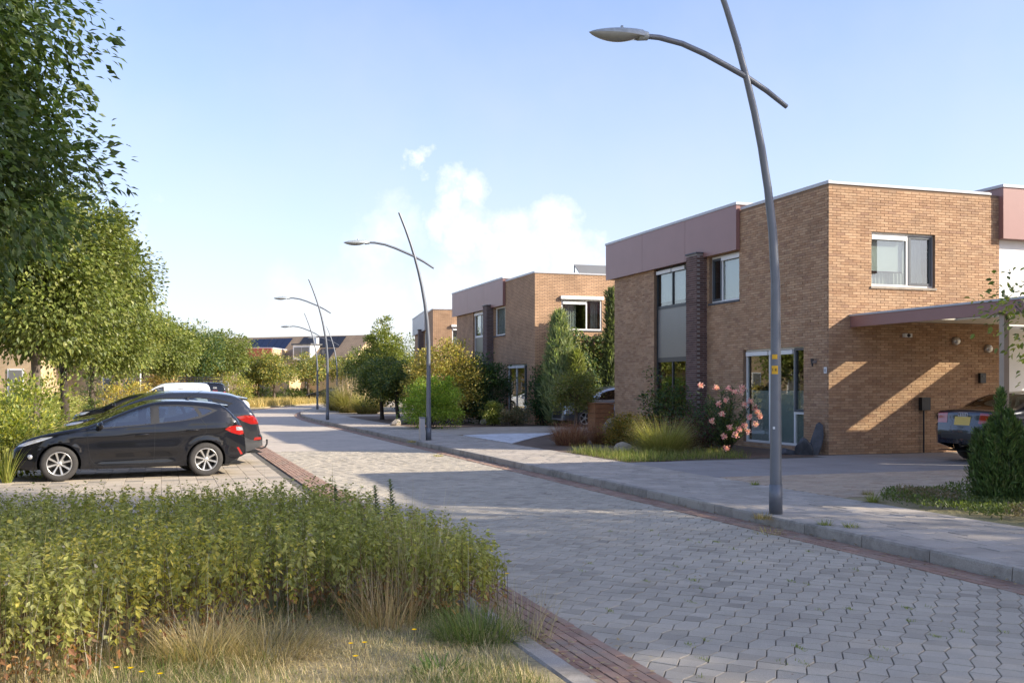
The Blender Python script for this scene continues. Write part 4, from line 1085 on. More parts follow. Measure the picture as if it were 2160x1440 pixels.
def hatch_extra(car, f, made, s=1.0):
    m = MB(); V = []           # roof spoiler
    for x, z, t in ((-1.40 * s, 1.372, .0), (-1.72 * s, 1.325, 0), (-1.73 * s, 1.30, 1), (-1.42 * s, 1.285, 1)):
        for k in range(9): q = -1 + k / 4; w = .60 if not t else .58; V.append((x + .03 * q * q, q * w, z - .035 * q * q))
    m.add(V, [(i * 9 + j, i * 9 + j + 1, (i + 1) * 9 + j + 1, (i + 1) * 9 + j) for i in range(3) for j in range(8)], True); m.build('roof_spoiler', M['paint_black'], car)
    m = MB(); m.lathe([(.045, 0), (.03, .03), (.01, .04)], 10, 'z', (-1.05 * s, 0, 1.41)); m.tube([(-1.05 * s, 0, 1.44), (-1.34 * s, 0, 1.58)], [.006, .003], 6); m.build('aerial', M['black_plastic'], car)
    for sg in (1, -1):
        for x, z, r in ((1.70 * s, .44, .045),):
            m = MB(); m.lathe([(0, .01), (r * .8, .008), (r, -.01)], 14, 'y', (x, sg * (f(x, z) + .004) , z)); m.build('fog_light', M['clear_lamp'], car)
    for x in (1.4, 1.62): pass
HEAD = math.atan2(-.148, -.989)
c1, f1, md1 = make_car('parked_hatchback', 'shiny black five door hatchback parked nearest the photographer', (-.57, 20.66, 0), HEAD, hatch_spec('paint_black', 4.04, 1.40), 'cars parked in the bays')
hatch_extra(c1, f1, md1)

# compact crossover seen behind it
def suv_spec(paint, glass='car_glass'):
    P = [(-2.06, .42), (-2.055, .58), (-2.02, .66), (-1.98, .82), (-1.95, .95), (-1.88, 1.10), (-1.74, 1.30), (-1.60, 1.45), (-1.40, 1.535), (-1.0, 1.585), (-.5, 1.60), (-.1, 1.585), (.25, 1.52), (.6, 1.38), (.95, 1.20), (1.15, 1.10),
         (1.4, 1.05), (1.7, .97), (1.88, .85), (1.97, .70), (2.0, .55), (2.03, .40), (2.05, .27)]
    P = [(x, z * .955) for x, z in P]
    dlo = [(1.0, 1.09), (.75, 1.24), (.35, 1.42), (0, 1.49), (-.6, 1.51), (-1.1, 1.47), (-1.45, 1.36), (-1.2, 1.24), (-.6, 1.14), (.4, 1.07)]
    pa = [(.72, 1.11), (.55, 1.27), (.30, 1.40), (0, 1.46), (-.15, 1.465), (-.15, 1.13), (.3, 1.09)]; pb = [(-.3, 1.14), (-.3, 1.475), (-.75, 1.475), (-1.02, 1.44), (-1.08, 1.26), (-.7, 1.17)]; pc = [(-1.1, 1.40), (-1.36, 1.345), (-1.17, 1.265)]
    K = lambda q: [(x, z * .955) for x, z in q]
    tail = [(-1.50, 1.02), (-1.68, 1.05), (-1.85, 1.04), (-1.94, .97), (-1.97, .86), (-1.80, .86), (-1.62, .93)]
    clad = [(-2.1, .38), (-2.1, .52), (-1.80, .53), (-1.62, .62), (-1.35, .73), (-1.05, .66), (-.86, .42), (.8, .40), (1.0, .66), (1.3, .73), (1.6, .64), (1.8, .5), (2.1, .5), (2.1, .2), (-2.1, .2)]
    refl = [(-1.86, .52), (-1.88, .58), (-2.01, .585), (-2.02, .53)]
    return dict(prof=P, W=.89, sill=.24, belt=BELT(1.03, -.04), R=.335, wheels=(1.24, -1.27), paint=paint, glass=glass, spokes=5, cabin=(-1.45, .95), seat_x=.1, seat_z=.62,
                side=[('trim', K(dlo)), ('pane#a', K(pa)), ('pane#b', K(pb)), ('pane#c', K(pc)), ('cladding', clad), ('tail_light', tail), ('reflector', refl), ('headlight', [(1.93, .80), (1.6, .86), (1.45, .95), (1.75, .92)])],
                strip=[('windscreen', .42, 1.12, 0, .86), ('rear_window', -1.84, -1.64, 0, .86), ('tail_light', -1.97, -1.93, .6, 1), ('cladding', -2.06, -2.03, 0, 1), ('plate', -2.0, -1.965, 0, .28), ('grille', 1.9, 2.04, 0, .7)],
                seams=[[(.74, 1.08), (.72, .75), (.62, .45)], [(-.22, 1.1), (-.23, .75), (-.22, .45)], [(-1.1, 1.2), (-1.22, 1.0), (-1.1, .78)], [(-1.55, 1.5), (-1.78, 1.24), (-1.93, .9), (-1.95, .62)]],
                handles=((.05, .93, .22), (-.8, .96, .22)), bpil=-.22, mirror=(.75, 1.12), creases=((.93, -.02, .012, .05, -1.7, 1.4), (.52, 0, -.02, .09, -.8, .8)))
c2, f2, md2 = make_car('parked_crossover', 'dark grey crossover with a tow hook parked behind the black hatchback', (-.03, 23.35, 0), math.pi + .02, suv_spec('paint_graphite'), 'cars parked in the bays')
m = MB(); m.tube([(-1.95, 0, .33), (-2.12, 0, .30), (-2.19, 0, .33), (-2.23, 0, .40), (-2.23, 0, .46)], .019, 10); m.lathe([(0, .05), (.018, .045), (.026, .026), (.018, .005), (.015, 0)], 12, 'z', (-2.23, 0, .45)); m.build('tow_hook', M['dark_alloy'], c2)
m = MB(); V = []
for x, z in ((-1.42, 1.49), (-1.78, 1.42), (-1.79, 1.395), (-1.44, 1.385)):
    for k in range(9): q = -1 + k / 4; V.append((x + .03 * q * q, q * .6, z - .03 * q * q))
m.add(V, [(i * 9 + j, i * 9 + j + 1, (i + 1) * 9 + j + 1, (i + 1) * 9 + j) for i in range(3) for j in range(8)], True); m.build('roof_spoiler', M['paint_graphite'], c2)
c3, f3, _ = make_car('parked_car', 'black car parked farther along, its bonnet against the shrubs', (-.62, 35.2, 0), math.pi, suv_spec('paint_black'), 'cars parked in the bays'); c3.scale = (1, 1, .93)
c4, f4, _ = make_car('parked_car', 'white car whose bonnet shows beyond the grey crossover', (3.45, 72.3, 0), 0.0, hatch_spec('paint_white', 4.34, 1.38, .88), 'cars parked in the bays')

def van_spec(paint, H=1.82):
    k = H / 1.82
    P = [(-2.20, .45), (-2.19, .75), (-2.165, 1.1), (-2.13, 1.4), (-2.08, 1.60), (-1.99, 1.72), (-1.85, 1.775), (-1.4, 1.81), (-.6, 1.82), (.1, 1.80), (.45, 1.74), (.8, 1.59), (1.15, 1.38), (1.42, 1.20), (1.6, 1.10), (1.85, 1.0), (2.05, .86), (2.13, .7), (2.17, .5), (2.20, .3)]
    P = [(x, z * k) for x, z in P]
    dlo = [(1.36, 1.13), (1.1, 1.32), (.75, 1.53), (.45, 1.62), (.32, 1.63), (.32, 1.13)]; pa = [(1.22, 1.16), (1.03, 1.30), (.72, 1.48), (.45, 1.57), (.38, 1.575), (.38, 1.16)]
    return dict(prof=P, W=.90, sill=.24, belt=BELT(1.13, 0), R=.32, wheels=(1.32, -1.38), paint=paint, glass='car_glass', spokes=5, cabin=(.0, 1.35), seat_x=.45, seat_z=.66, tum=.12, rnd=.12, rr=(.35, .06),
                side=[('trim', [(x, z * k) for x, z in dlo]), ('pane#a', [(x, z * k) for x, z in pa]), ('tail_light', [(-2.02, .95), (-2.0, 1.35), (-2.12, 1.35), (-2.17, .95)]), ('headlight', [(2.05, .78), (1.8, .84), (1.7, .96), (1.95, .92)])],
                strip=[('windscreen', .50, 1.40, 0, .86), ('rear_window', -2.12, -2.03, 0, .74), ('tail_light', -2.18, -2.13, .86, 1), ('grille', 2.06, 2.19, 0, .7), ('plate', -2.195, -2.185, 0, .3)],
                seams=[[(1.3, 1.1), (1.2, .7), (1.0, .4)], [(.30, 1.68), (.30, 1.1), (.28, .4)], [(-.75, 1.72), (-.76, .4)], [(-2.0, 1.68), (-2.06, 1.3), (-2.1, .6)]],
                handles=((.5, 1.0, .22), (-2.0, 1.0, .10)), bpil=.3, mirror=(1.15, 1.14))
c5, f5, _ = make_car('white_van', 'white delivery van with dark lettering on its side panel', (.46, 61.2, 0), math.pi, van_spec('paint_white', 1.84), 'cars parked in the bays', cat='van')
c6, f6, _ = make_car('black_van', 'black delivery van with a roof rack, parked beyond the white van', (1.5, 64.9, 0), math.pi, van_spec('paint_black', 1.88), 'cars parked in the bays', cat='van')
# the near side of a car heading -x is its left (+y local)
def side_text(car, f, body, size, x, z, mat, name='lettering'):
    y = f(x, z) + .006; t = text(body, size, (x, y, z), (math.pi / 2 + .07, 0, math.pi), mat, car, name); return t
side_text(c5, f5, 'Foppen', .115, -.55, 1.50, 'ink'); side_text(c5, f5, 'Industriële Techniek', .085, -1.34, 1.505, 'ink')
side_text(c6, f6, 'OK', .16, -1.52, 1.52, 'ink_white'); side_text(c6, f6, 'service', .10, -1.52, 1.38, 'ink_red')
m = MB()
for y in (-.62, .62):
    m.box(-1.95, .55, y - .02, y + .02, 2.0, 2.05); m.box(-1.95, .55, y - .02, y + .02, 2.17, 2.22)
    for x in np.arange(-1.93, .56, .22): m.box(x - .012, x + .012, y - .012, y + .012, 2.04, 2.18)
for x in np.arange(-1.9, .56, .35): m.box(x - .015, x + .015, -.62, .62, 2.01, 2.04)
for x in (-1.75, -.6, .4):
    for y in (-.62, .62): m.box(x - .02, x + .02, y - .02, y + .02, 1.8, 2.02)
m.build('roof_rack', M['black_plastic'], c6)

# saloon under the carport, tail to the street
def saloon_spec(paint):
    P = [(-2.30, .38), (-2.295, .55), (-2.27, .70), (-2.235, .86), (-2.21, .99), (-2.12, 1.045), (-1.85, 1.06), (-1.6, 1.10), (-1.3, 1.24), (-1.0, 1.35), (-.6, 1.41), (-.2, 1.42), (.15, 1.38), (.5, 1.26), (.85, 1.10), (1.1, 1.0), (1.4, .95), (1.8, .86), (2.1, .72), (2.22, .56), (2.27, .4), (2.3, .25)]
    dlo = [(.95, .99), (.6, 1.18), (.2, 1.32), (-.3, 1.355), (-.8, 1.32), (-1.2, 1.21), (-1.45, 1.10), (-1.0, 1.05), (.2, 1.0)]
    pa = [(.78, 1.0), (.5, 1.18), (.15, 1.295), (-.1, 1.32), (-.1, 1.03), (.3, 1.01)]; pb = [(-.2, 1.03), (-.2, 1.325), (-.6, 1.315), (-.95, 1.25), (-1.2, 1.14), (-.9, 1.07)]
    return dict(prof=P, W=.90, sill=.22, belt=BELT(.99, -.03), R=.325, wheels=(1.37, -1.36), paint=paint, glass='dark_car_glass', spokes=5, cabin=(-1.2, .9), seat_x=.1, seat_z=.5, crown=.035, rr=(.5, .13),
                side=[('trim', dlo), ('pane#a', pa), ('pane#b', pb), ('tail_light', [(-1.98, .80), (-1.95, .95), (-2.2, .95), (-2.25, .80)]), ('headlight', [(2.15, .66), (1.8, .74), (1.75, .8), (2.05, .76)])],
                strip=[('windscreen', .25, 1.02, 0, .86), ('rear_window', -1.75, -1.02, 0, .86), ('tail_light', -2.25, -2.21, .6, 1), ('plate', -2.26, -2.225, 0, .3), ('black', -2.2975, -2.29, 0, .86), ('grille', 2.15, 2.29, 0, .6)],
                seams=[[(.9, .98), (.85, .6), (.7, .3)], [(-.15, 1.0), (-.17, .6), (-.16, .3)], [(-1.15, 1.1), (-1.2, .9), (-1.05, .65)]], handles=((.1, .85, .22), (-.85, .87, .22)), bpil=-.16, mirror=(.8, 1.03),
                creases=((.86, -.02, .012, .045, -2, 1.8),))
c7, f7, _ = make_car('saloon_car', 'dark grey saloon parked under the carport with its tail to the street', (17.55, 17.0, SW), 0.0, saloon_spec('paint_navy'))
m = MB()
for k in range(4):
    ring = [(-2.256, .09 - k * .06 + .040 * math.cos(a), .965 + .040 * math.sin(a)) for a in np.linspace(0, 2 * math.pi, 17)]
    m.tube(ring, .006, 6, False)
m.build('emblem', M['chrome'], c7)
m = MB(); m.tube([(-2.05, -.02, .36), (-2.33, -.02, .33), (-2.37, -.02, .42)], .02, 8); m.build('tow_hook', M['dark_alloy'], c7)
c8, f8, _ = make_car('silver_suv', 'silver estate car in the drive of the middle house, behind the round maple', (16.35, 37.15, SW), math.pi, suv_spec('paint_silver', 'dark_car_glass'))
c9, f9, _ = make_car('small_car', 'pale blue car with a yellow plate beyond the corner of the nearest house', (16.75, 34.2, SW), math.pi, hatch_spec('paint_blue', 4.0, 1.50, .86, 'dark_car_glass'))
m = MB(); m.box(2.035, 2.06, -.26, .26, .42, .53); m.build('plate', M['plate_yellow'], c9)
for px, d, pt, lb in ((690, 106, 'paint_navy', 'dark blue car parked far away at the bend'), (652, 116, 'paint_silver', 'pale silver car far away in front of the terrace')):
    x, y = GD(px, d); make_car('distant_car', lb, (x, y, .12), math.radians(150), hatch_spec(pt, 4.2, 1.42), None, False)
# ------------------------------------------------------------------ vegetation
def unit(v): return v / np.maximum(np.linalg.norm(v, axis=1, keepdims=True), 1e-9)
def leaf_arrays(P, D, N_, Ln, Wd, fold=.25, six=False):
    """leaf blades from base points P along D; N_ roughly the upper side"""
    D = unit(D); S = unit(np.cross(D, N_)); U = np.cross(S, D); n = len(P); Ln = Ln[:, None]; Wd = Wd[:, None]
    if not six:
        V = np.stack([P, P + D * Ln * .45 + S * Wd + U * Wd * fold, P + D * Ln, P + D * Ln * .45 - S * Wd + U * Wd * fold], 1).reshape(-1, 3)
        b = (np.arange(n) * 4)[:, None]; F = np.concatenate([b + [0, 1, 2], b + [0, 2, 3]], 0); return V, F, 4
    tip = P + D * Ln - U * Ln * .12
    V = np.stack([P, P + D * Ln * .28 + S * Wd * .9 + U * Wd * fold, P + D * Ln * .68 + S * Wd * .75 + U * Wd * fold * .4, tip, P + D * Ln * .68 - S * Wd * .75 + U * Wd * fold * .4, P + D * Ln * .28 - S * Wd * .9 + U * Wd * fold], 1).reshape(-1, 3)
    b = (np.arange(n) * 6)[:, None]; F = np.concatenate([b + [0, 1, 2, 3], b + [0, 3, 4, 5]], 0); return V, F, 6
def palette(n, cols, jitter=.15, w=None):
    C = np.array(cols); i = rng.choice(len(C), n, p=w); c = C[i] * 1.2 * (1 + rng.normal(0, jitter, (n, 1))); return np.clip(np.c_[c, np.ones(n)], .004, 1)
def leaves_mesh(name, P, D, N_, Ln, Wd, cols, mat='leaf', six=False, fold=.3):
    V, F, k = leaf_arrays(P, D, N_, Ln, Wd, fold, six); return mesh_arr(name, V, F, M[mat], False, np.repeat(cols, k, 0))
def rdir(n): return unit(rng.normal(size=(n, 3)))

GREEN = [(.115, .142, .035), (.145, .172, .042), (.178, .198, .052), (.092, .118, .034), (.215, .222, .06)]
DKGREEN = [(.045, .085, .034), (.058, .105, .038), (.075, .125, .044), (.036, .068, .028)]
YGREEN = [(.18, .215, .045), (.23, .25, .052), (.27, .275, .065), (.145, .18, .042), (.33, .31, .085)]
OLIVE = [(.37, .31, .08), (.44, .35, .09), (.30, .28, .075), (.50, .38, .11), (.25, .25, .07)]

def crown_clusters(blobs, n, seed, lump=.3, shell=.55):
    """cluster centres spread through a set of ellipsoids (centre, radii), denser towards the outside"""
    g = np.random.default_rng(seed); vol = np.array([b[1][0] * b[1][1] * b[1][2] for b in blobs]); k = g.choice(len(blobs), n, p=vol / vol.sum())
    d = g.normal(size=(n, 3)); d /= np.linalg.norm(d, axis=1)[:, None]; r = g.uniform(shell ** 3, 1, n) ** (1 / 3) * (1 + np.clip(g.normal(0, lump * .22, n), -.3, .22))
    C = np.array([blobs[i][0] for i in k]); R = np.array([blobs[i][1] for i in k]); return C + d * R * r[:, None], d
def foliage(name, blobs, nclus, per, csize, leaf, cols, seed, droop=.5, mat='leaf', six=False, shell=.5, lump=.5, flat=.7, w=None, up=0.0):
    C, O = crown_clusters(blobs, nclus, seed, lump, shell); n = nclus * per; idx = np.repeat(np.arange(nclus), per)
    cs = rng.uniform(.6, 1.3, nclus)[idx][:, None] * csize
    off_ = np.clip(rng.normal(size=(n, 3)), -1.7, 1.7) * cs * np.array((1, 1, flat)); P = C[idx] + off_
    D = unit(off_ / np.maximum(np.linalg.norm(off_, axis=1, keepdims=True), 1e-6) * .7 + O[idx] * .7 + rng.normal(0, .45, (n, 3)) + np.array((0, 0, -droop + up)))
    N_ = unit(rng.normal(0, .5, (n, 3)) + np.array((0, 0, 1.0)) + O[idx] * .5)
    Ln = leaf * rng.uniform(.65, 1.25, n); Wd = Ln * rng.uniform(.25, .36, n)
    c = palette(n, cols, .16, w); shade = (1 + rng.normal(0, .12, nclus))[idx]; c[:, :3] *= shade[:, None]
    return leaves_mesh(name, P, D, N_, Ln, Wd, np.clip(c, .004, 1), mat, six), C
def limbs(m, base, fork, C, r0, n, seed):
    g = random.Random(seed); b = Vector(base); f = Vector(fork)
    mid = b.lerp(f, .5) + Vector((g.uniform(-.06, .06), g.uniform(-.06, .06), 0))
    m.tube([b - Vector((0, 0, .15)), b + Vector((0, 0, .12)), mid, f], [r0 * 1.35, r0 * 1.08, r0 * .92, r0 * .8], 10, False)
    ids = g.sample(range(len(C)), min(n, len(C)))
    for i in ids:
        e = Vector(C[i]); ln = (e - f).length; a = f.lerp(e, .35) + Vector((g.uniform(-.1, .1), g.uniform(-.1, .1), .10 * ln)); c = f.lerp(e, .7) + Vector((g.uniform(-.1, .1), g.uniform(-.1, .1), .06 * ln))
        r = r0 * g.uniform(.28, .5); m.tube([f - Vector((0, 0, .1)), a, c, e], [r, r * .75, r * .45, .008], 6, False)
def tree(name, label, x, y, z, h, rad, seed, leaf=.13, cols=GREEN, nclus=150, per=80, csize=.42, trunk=.13, base=None, bark='bark', group=None, droop=.5, six=False, cat='tree', blobs=None, shell=.45, lump=.5, up=0, w=None, nl=22):
    t = empty(name, (x, y, z)); tag(t, label, cat, group); g = random.Random(seed)
    if blobs is None:
        zb = base if base is not None else h * .3; zc = (h + zb) / 2; rz = (h - zb) / 2; blobs = [((0, 0, zc), (rad * .8, rad * .8, rz * .92))]
        for k in range(7):
            a = 2 * math.pi * k / 7 + g.uniform(-.4, .4); q = rad * g.uniform(.45, .65); blobs.append(((q * math.cos(a), q * math.sin(a), zc + g.uniform(-.45, .4) * rz), (rad * .45, rad * .45, rz * g.uniform(.35, .55))))
    me, C = foliage('crown', blobs, nclus, per, csize, leaf, cols, seed, droop, six=six, shell=shell, lump=lump, up=up, w=w); obj('crown', me, t)
    zb = min(b[0][2] - b[1][2] for b in blobs); m = MB(); limbs(m, (0, 0, 0), (g.uniform(-.15, .15), g.uniform(-.15, .15), max(.35, zb + .25 * (h - zb))), C, trunk, nl, seed); m.build('trunk', M[bark], t, recalc=False)
    return t
def shrub(name, label, x, y, blobs, seed, leaf=.05, cols=GREEN, nclus=60, per=60, csize=.14, droop=.1, cat='shrub', mat='leaf', z=SW, stems=6, group=None, shell=.35, w=None, up=.3, six=False, bark='dark_bark'):
    t = empty(name, (x, y, z)); tag(t, label, cat, group)
    me, C = foliage('foliage', blobs, nclus, per, csize, leaf, cols, seed, droop, mat=mat, shell=shell, up=up, w=w, six=six); obj('foliage', me, t); m = MB(); g = random.Random(seed)
    for i in g.sample(range(len(C)), min(stems, len(C))):
        e = Vector(C[i]); m.tube([(g.uniform(-.06, .06), g.uniform(-.06, .06), -.05), e * .45 + Vector((0, 0, .08)), e], [.018, .012, .004], 5, False)
    m.build('stems', M[bark], t, recalc=False); return t
def blades(P, Ln, Wd, lean, cols, az=None, seg=3, curl=1.0):
    """arching grass blades, each a bent strip ending in a point"""
    n = len(P); az = rng.uniform(0, 2 * np.pi, n) if az is None else az
    H = np.stack([np.cos(az), np.sin(az), np.zeros(n)], 1); S = np.stack([-np.sin(az), np.cos(az), np.zeros(n)], 1); V = []
    ang = lean; p = P.copy(); rows = []
    for k in range(seg + 1):
        w = Wd * (1 - (k / seg) ** 1.5)
        rows.append(np.stack([p - S * w[:, None], p + S * w[:, None]], 1) if k < seg else p[:, None, :])
        a = np.clip(ang + curl * lean * k / seg * 1.2, 0, 2.6)
        p = p + (H * np.sin(a)[:, None] + np.array((0, 0, 1.0)) * np.cos(a)[:, None]) * (Ln / seg)[:, None]
    V = np.concatenate(rows, 1); k = 2 * seg + 1; b = (np.arange(n) * k)[:, None]; F = []
    for i in range(seg - 1): F += [b + [2 * i, 2 * i + 1, 2 * i + 3], b + [2 * i, 2 * i + 3, 2 * i + 2]]
    F.append(b + [2 * seg - 2, 2 * seg - 1, 2 * seg]); return V.reshape(-1, 3), np.concatenate(F, 0), np.repeat(cols, k, 0)
def blade_mesh(name, *a, mat='blade', **k):
    V, F, c = blades(*a, **k); return mesh_arr(name, V, F, M[mat], False, c)
def tussock(name, label, x, y, rad, h, n, cols, z=SW, cat='grass clump', wd=.004, lean=(.15, .8), plumes=0, seed=1, group=None):
    t = empty(name, (x, y, z)); tag(t, label, cat, group); r = rad * .35 * np.sqrt(rng.uniform(0, 1, n)); a = rng.uniform(0, 2 * np.pi, n)
    P = np.stack([r * np.cos(a), r * np.sin(a), np.zeros(n) - .02], 1); L_ = h * rng.uniform(.7, 1.35, n)
    obj('blades', blade_mesh('blades', P, L_, np.full(n, wd), rng.uniform(lean[0], lean[1], n), palette(n, cols, .18), a + rng.normal(0, .5, n), 4, 1.0), t)
    if plumes:
        P = P[:plumes]; obj('plumes', blade_mesh('plumes', P, h * rng.uniform(1.2, 1.6, plumes), np.full(plumes, wd * 2.2), rng.uniform(.02, .25, plumes), palette(plumes, [(.42, .32, .22), (.50, .38, .28)], .1), None, 4, .4), t)
    return t
STRAW = [(.36, .27, .12), (.44, .34, .17), (.30, .22, .10), (.24, .19, .09), (.18, .16, .07)]

# ---- foreground bed of knee high leafy perennials
def bed():
    n = 5000; inb = []
    def inside(x, y):
        near = 5.5 + 1.35 * max(0, min(1, (x + 1.9) / 2.6)) + .35 * max(0, min(1, (x - .3) / 1.2)) + .15 * math.sin(x * 2.3) + .10 * math.sin(x * 5.1 + 1)
        far = 11.6 - .35 * max(0, -x - 1) * .55
        return -7.5 < x < 2.5 - .22 * max(0, y - 9.0) - .5 * max(0, 7.5 - y) and near < y < far
    while len(inb) < n:
        x, y = rng.uniform(-7.5, 2.52), rng.uniform(5.2, 11.8)
        if inside(x, y) and (y < 9.6 or rng.random() < .8): inb.append((x, y))
    B = np.array(inb)
    hgt = rng.uniform(.50, .76, n) * (1 - .12 * np.clip((B[:, 1] - 9) / 2.5, 0, 1)) * (1 - .30 * np.clip((B[:, 0] - 1.6) / .8, 0, 1)) * (1 - .28 * np.clip((-B[:, 0] - 1.0) / 2.5, 0, 1) * np.clip((B[:, 1] - 7.6) / 1.5, 0, 1))
    patch_ = np.sin(B[:, 0] * 2.1 + 1.7) + np.sin(B[:, 1] * 1.9 + B[:, 0] * .8)
    dead = (rng.random(n) < .05) | ((B[:, 0] < -1.6) & (B[:, 1] > 8.6) & (rng.random(n) < .6))
    tilt = rng.normal(0, .10, (n, 2)); top = np.c_[B + tilt * hgt[:, None], hgt]
    m_ = []
    # stems
    S0 = np.c_[B, np.zeros(n)]; dirs = unit(top - S0)
    Vs, Fs, cs = blades(S0, hgt * 1.0, np.full(n, .0035), np.full(n, .03), palette(n, [(.16, .11, .06), (.22, .16, .08), (.12, .09, .05)], .15), None, 2, 1.0)
    per = 44; idx = np.repeat(np.arange(n), per); N = n * per; t = rng.uniform(0, 1, N) ** .75
    t = .12 + .9 * t
    P = S0[idx] + (top - S0)[idx] * t[:, None] + rng.normal(0, .012, (N, 3)); az = rng.uniform(0, 2 * np.pi, N)
    drp = np.where(t > .9, rng.uniform(-.2, .7, N), rng.uniform(-1.5, -.1, N)); D = np.stack([np.cos(az), np.sin(az), drp], 1)
    Ln = rng.uniform(.024, .058, N) * (1.08 - .45 * np.clip(t - .75, 0, 1) * 2); Wd = Ln * rng.uniform(.22, .32, N)
    c = palette(N, [(.29, .285, .08), (.34, .325, .10), (.39, .36, .12), (.25, .255, .08), (.33, .325, .14)], .16)
    yel = rng.random(N) < np.clip(.07 + .30 * np.clip(patch_[idx], -.4, 1.6), .02, .48) * (.6 + .8 * rng.random(n)[idx]); c[yel, :3] = palette(yel.sum(), [(.48, .40, .085), (.42, .37, .08), (.54, .45, .12)], .14)[:, :3]
    low = (t < .36 + rng.normal(0, .09, N)); c[low, :3] = palette(low.sum(), [(.34, .17, .08), (.26, .13, .07), (.42, .25, .11), (.2, .13, .085)], .2)[:, :3]
    bl = (B[idx, 1] > 9.2) & (rng.random(N) < .35); c[bl, :3] *= np.array((.72, .74, .62))
    keep = ~(dead[idx] & (rng.random(N) < .75)) & ~(low & (rng.random(N) < .35))
    de = dead[idx]; c[de, :3] = palette(de.sum(), [(.36, .31, .25), (.42, .37, .3), (.26, .22, .18)], .15)[:, :3]
    Nn = unit(rng.normal(0, .5, (N, 3)) + np.array((0, 0, 1.0)))
    V, F, k = leaf_arrays(P[keep], D[keep], Nn[keep], Ln[keep], Wd[keep] * .95, .3, False)
    o = obj('perennial_bed', mesh_arr('perennial_bed', V, F, M['leaf_matt'], False, np.repeat(c[keep], k, 0)))
    tag(o, 'knee high bed of wilting leafy perennials filling the left foreground', 'plants', kind='stuff')
    st = obj('stems', mesh_arr('stems', Vs, Fs, M['blade'], False, cs), o); tag(st, kind='stuff')
    # dry stalks through the bed
    q = 2600; sel = rng.choice(n, q); P = np.c_[B[sel] + rng.normal(0, .05, (q, 2)), np.zeros(q)]
    ds = obj('dry_stalks', blade_mesh('dry_stalks', P, rng.uniform(.5, .86, q) * np.where(rng.random(q) < .04, 1.2, .95) * (hgt[sel] / .62), np.full(q, .0022), rng.uniform(0, .3, q), palette(q, [(.42, .36, .26), (.34, .28, .19), (.48, .44, .36)], .15), None, 3, .7), o); tag(ds, kind='stuff')
bed()
# tall weeds that poke above the bed at the street side
for (px, py, hh, lb) in ((790, 1190, .70, 'tall leafy weed shoot above the bed near the street'), (822, 1200, .78, 'tallest leafy weed shoot at the street edge of the bed'), (706, 1160, .62, 'leafy weed shoot poking up where the bed meets the red strip')):
    x, y = G(px, py); t = empty('weed', (x, y, .02)); tag(t, lb, 'weed'); n = 80; tt = np.linspace(.3, 1, n); az = np.arange(n) * 2.4
    P = np.stack([.03 * np.sin(tt * 3), .02 * tt, tt * hh], 1); D = np.stack([np.cos(az), np.sin(az), np.full(n, .55)], 1)
    obj('leaves', leaves_mesh('leaves', P, D, np.tile((0, 0, 1.0), (n, 1)), .075 * (1.15 - .7 * tt), .015 * np.ones(n), palette(n, DKGREEN + GREEN, .1), 'leaf', True), t)
    m = MB(); m.tube([(0, 0, 0), (.02, .01, hh * .5), (.005, .02, hh)], [.005, .004, .002], 5); m.build('stem', M['bark'], t)
t_x, t_y = G(6 + 8, 1018); tussock('young_weed', 'upright bright green weed left of the black hatchback bumper', t_x, t_y, .2, .6, 140, YGREEN, z=.0, cat='weed', wd=.008, lean=(.05, .5))

# ---- dry lawn in the foreground
def lawn():
    n = 72000; x = rng.uniform(-3.6, 2.0, n); y = rng.uniform(4.9, 8.0, n); k = ~((y > 7.4 + .4 * np.sin(x)) & (x < .8)); x, y = x[k], y[k]; n = len(x)
    P = np.stack([x, y, np.full(n, .02)], 1); pn = np.sin(x * 1.7 + y * 2.3) + np.sin(x * 3.1 - y * 1.1 + 2)
    grn = (rng.random(n) < np.clip(.16 + .22 * pn + .5 * np.clip((x - .4) / .9, 0, 1) * np.clip((y - 6.0) / .8, 0, 1), 0, .85))
    c = palette(n, [(.56, .44, .24), (.64, .52, .31), (.46, .36, .19), (.36, .29, .16)], .16); c[grn, :3] = palette(grn.sum(), [(.10, .14, .035), (.14, .18, .05), (.19, .21, .07)], .16)[:, :3]
    h = rng.uniform(.03, .095, n) * (1 + .6 * np.clip(pn, -.5, 1)) * np.where(grn, 1.15, 1); o = obj('dry_grass', blade_mesh('dry_grass', P, h, rng.uniform(.0012, .0026, n), rng.uniform(.25, 1.25, n), c, None, 2, .8))
    tag(o, 'short sun dried grass along the bottom edge of the picture', 'grass', kind='stuff')
lawn()
tussock('straw_tuft', 'pale straw tuft lit by the sun in front of the leafy bed', *G(425, 1392), .62, .34, 900, [(.62, .48, .24), (.54, .41, .19), (.68, .55, .32)], z=.02, wd=.0022, lean=(.35, 1.5))
tussock('straw_tuft', 'broad dry grass tuft right of the sunlit straw tuft', *G(560, 1385), .9, .34, 900, STRAW + [(.4, .33, .2)], z=.02, wd=.0022, lean=(.4, 1.5))
tussock('straw_tuft', 'brown withered grass clump under the right end of the bed', *G(812, 1320), .7, .42, 260, [(.40, .28, .15), (.32, .22, .12), (.46, .36, .22)], z=.02, wd=.0026, lean=(.05, .75))
tussock('green_tuft', 'fresh green grass clump beside the kerb edging in the foreground', *G(1010, 1350), .75, .26, 700, [(.11, .15, .045), (.15, .19, .06), (.2, .21, .09)], z=.02, wd=.0032, lean=(.2, 1.2))
tussock('straw_tuft', 'wispy pale grass hanging over the kerb edging', *G(1110, 1345), .5, .36, 150, [(.48, .40, .27), (.40, .32, .2)], z=.02, wd=.0018, lean=(.1, 1.1))
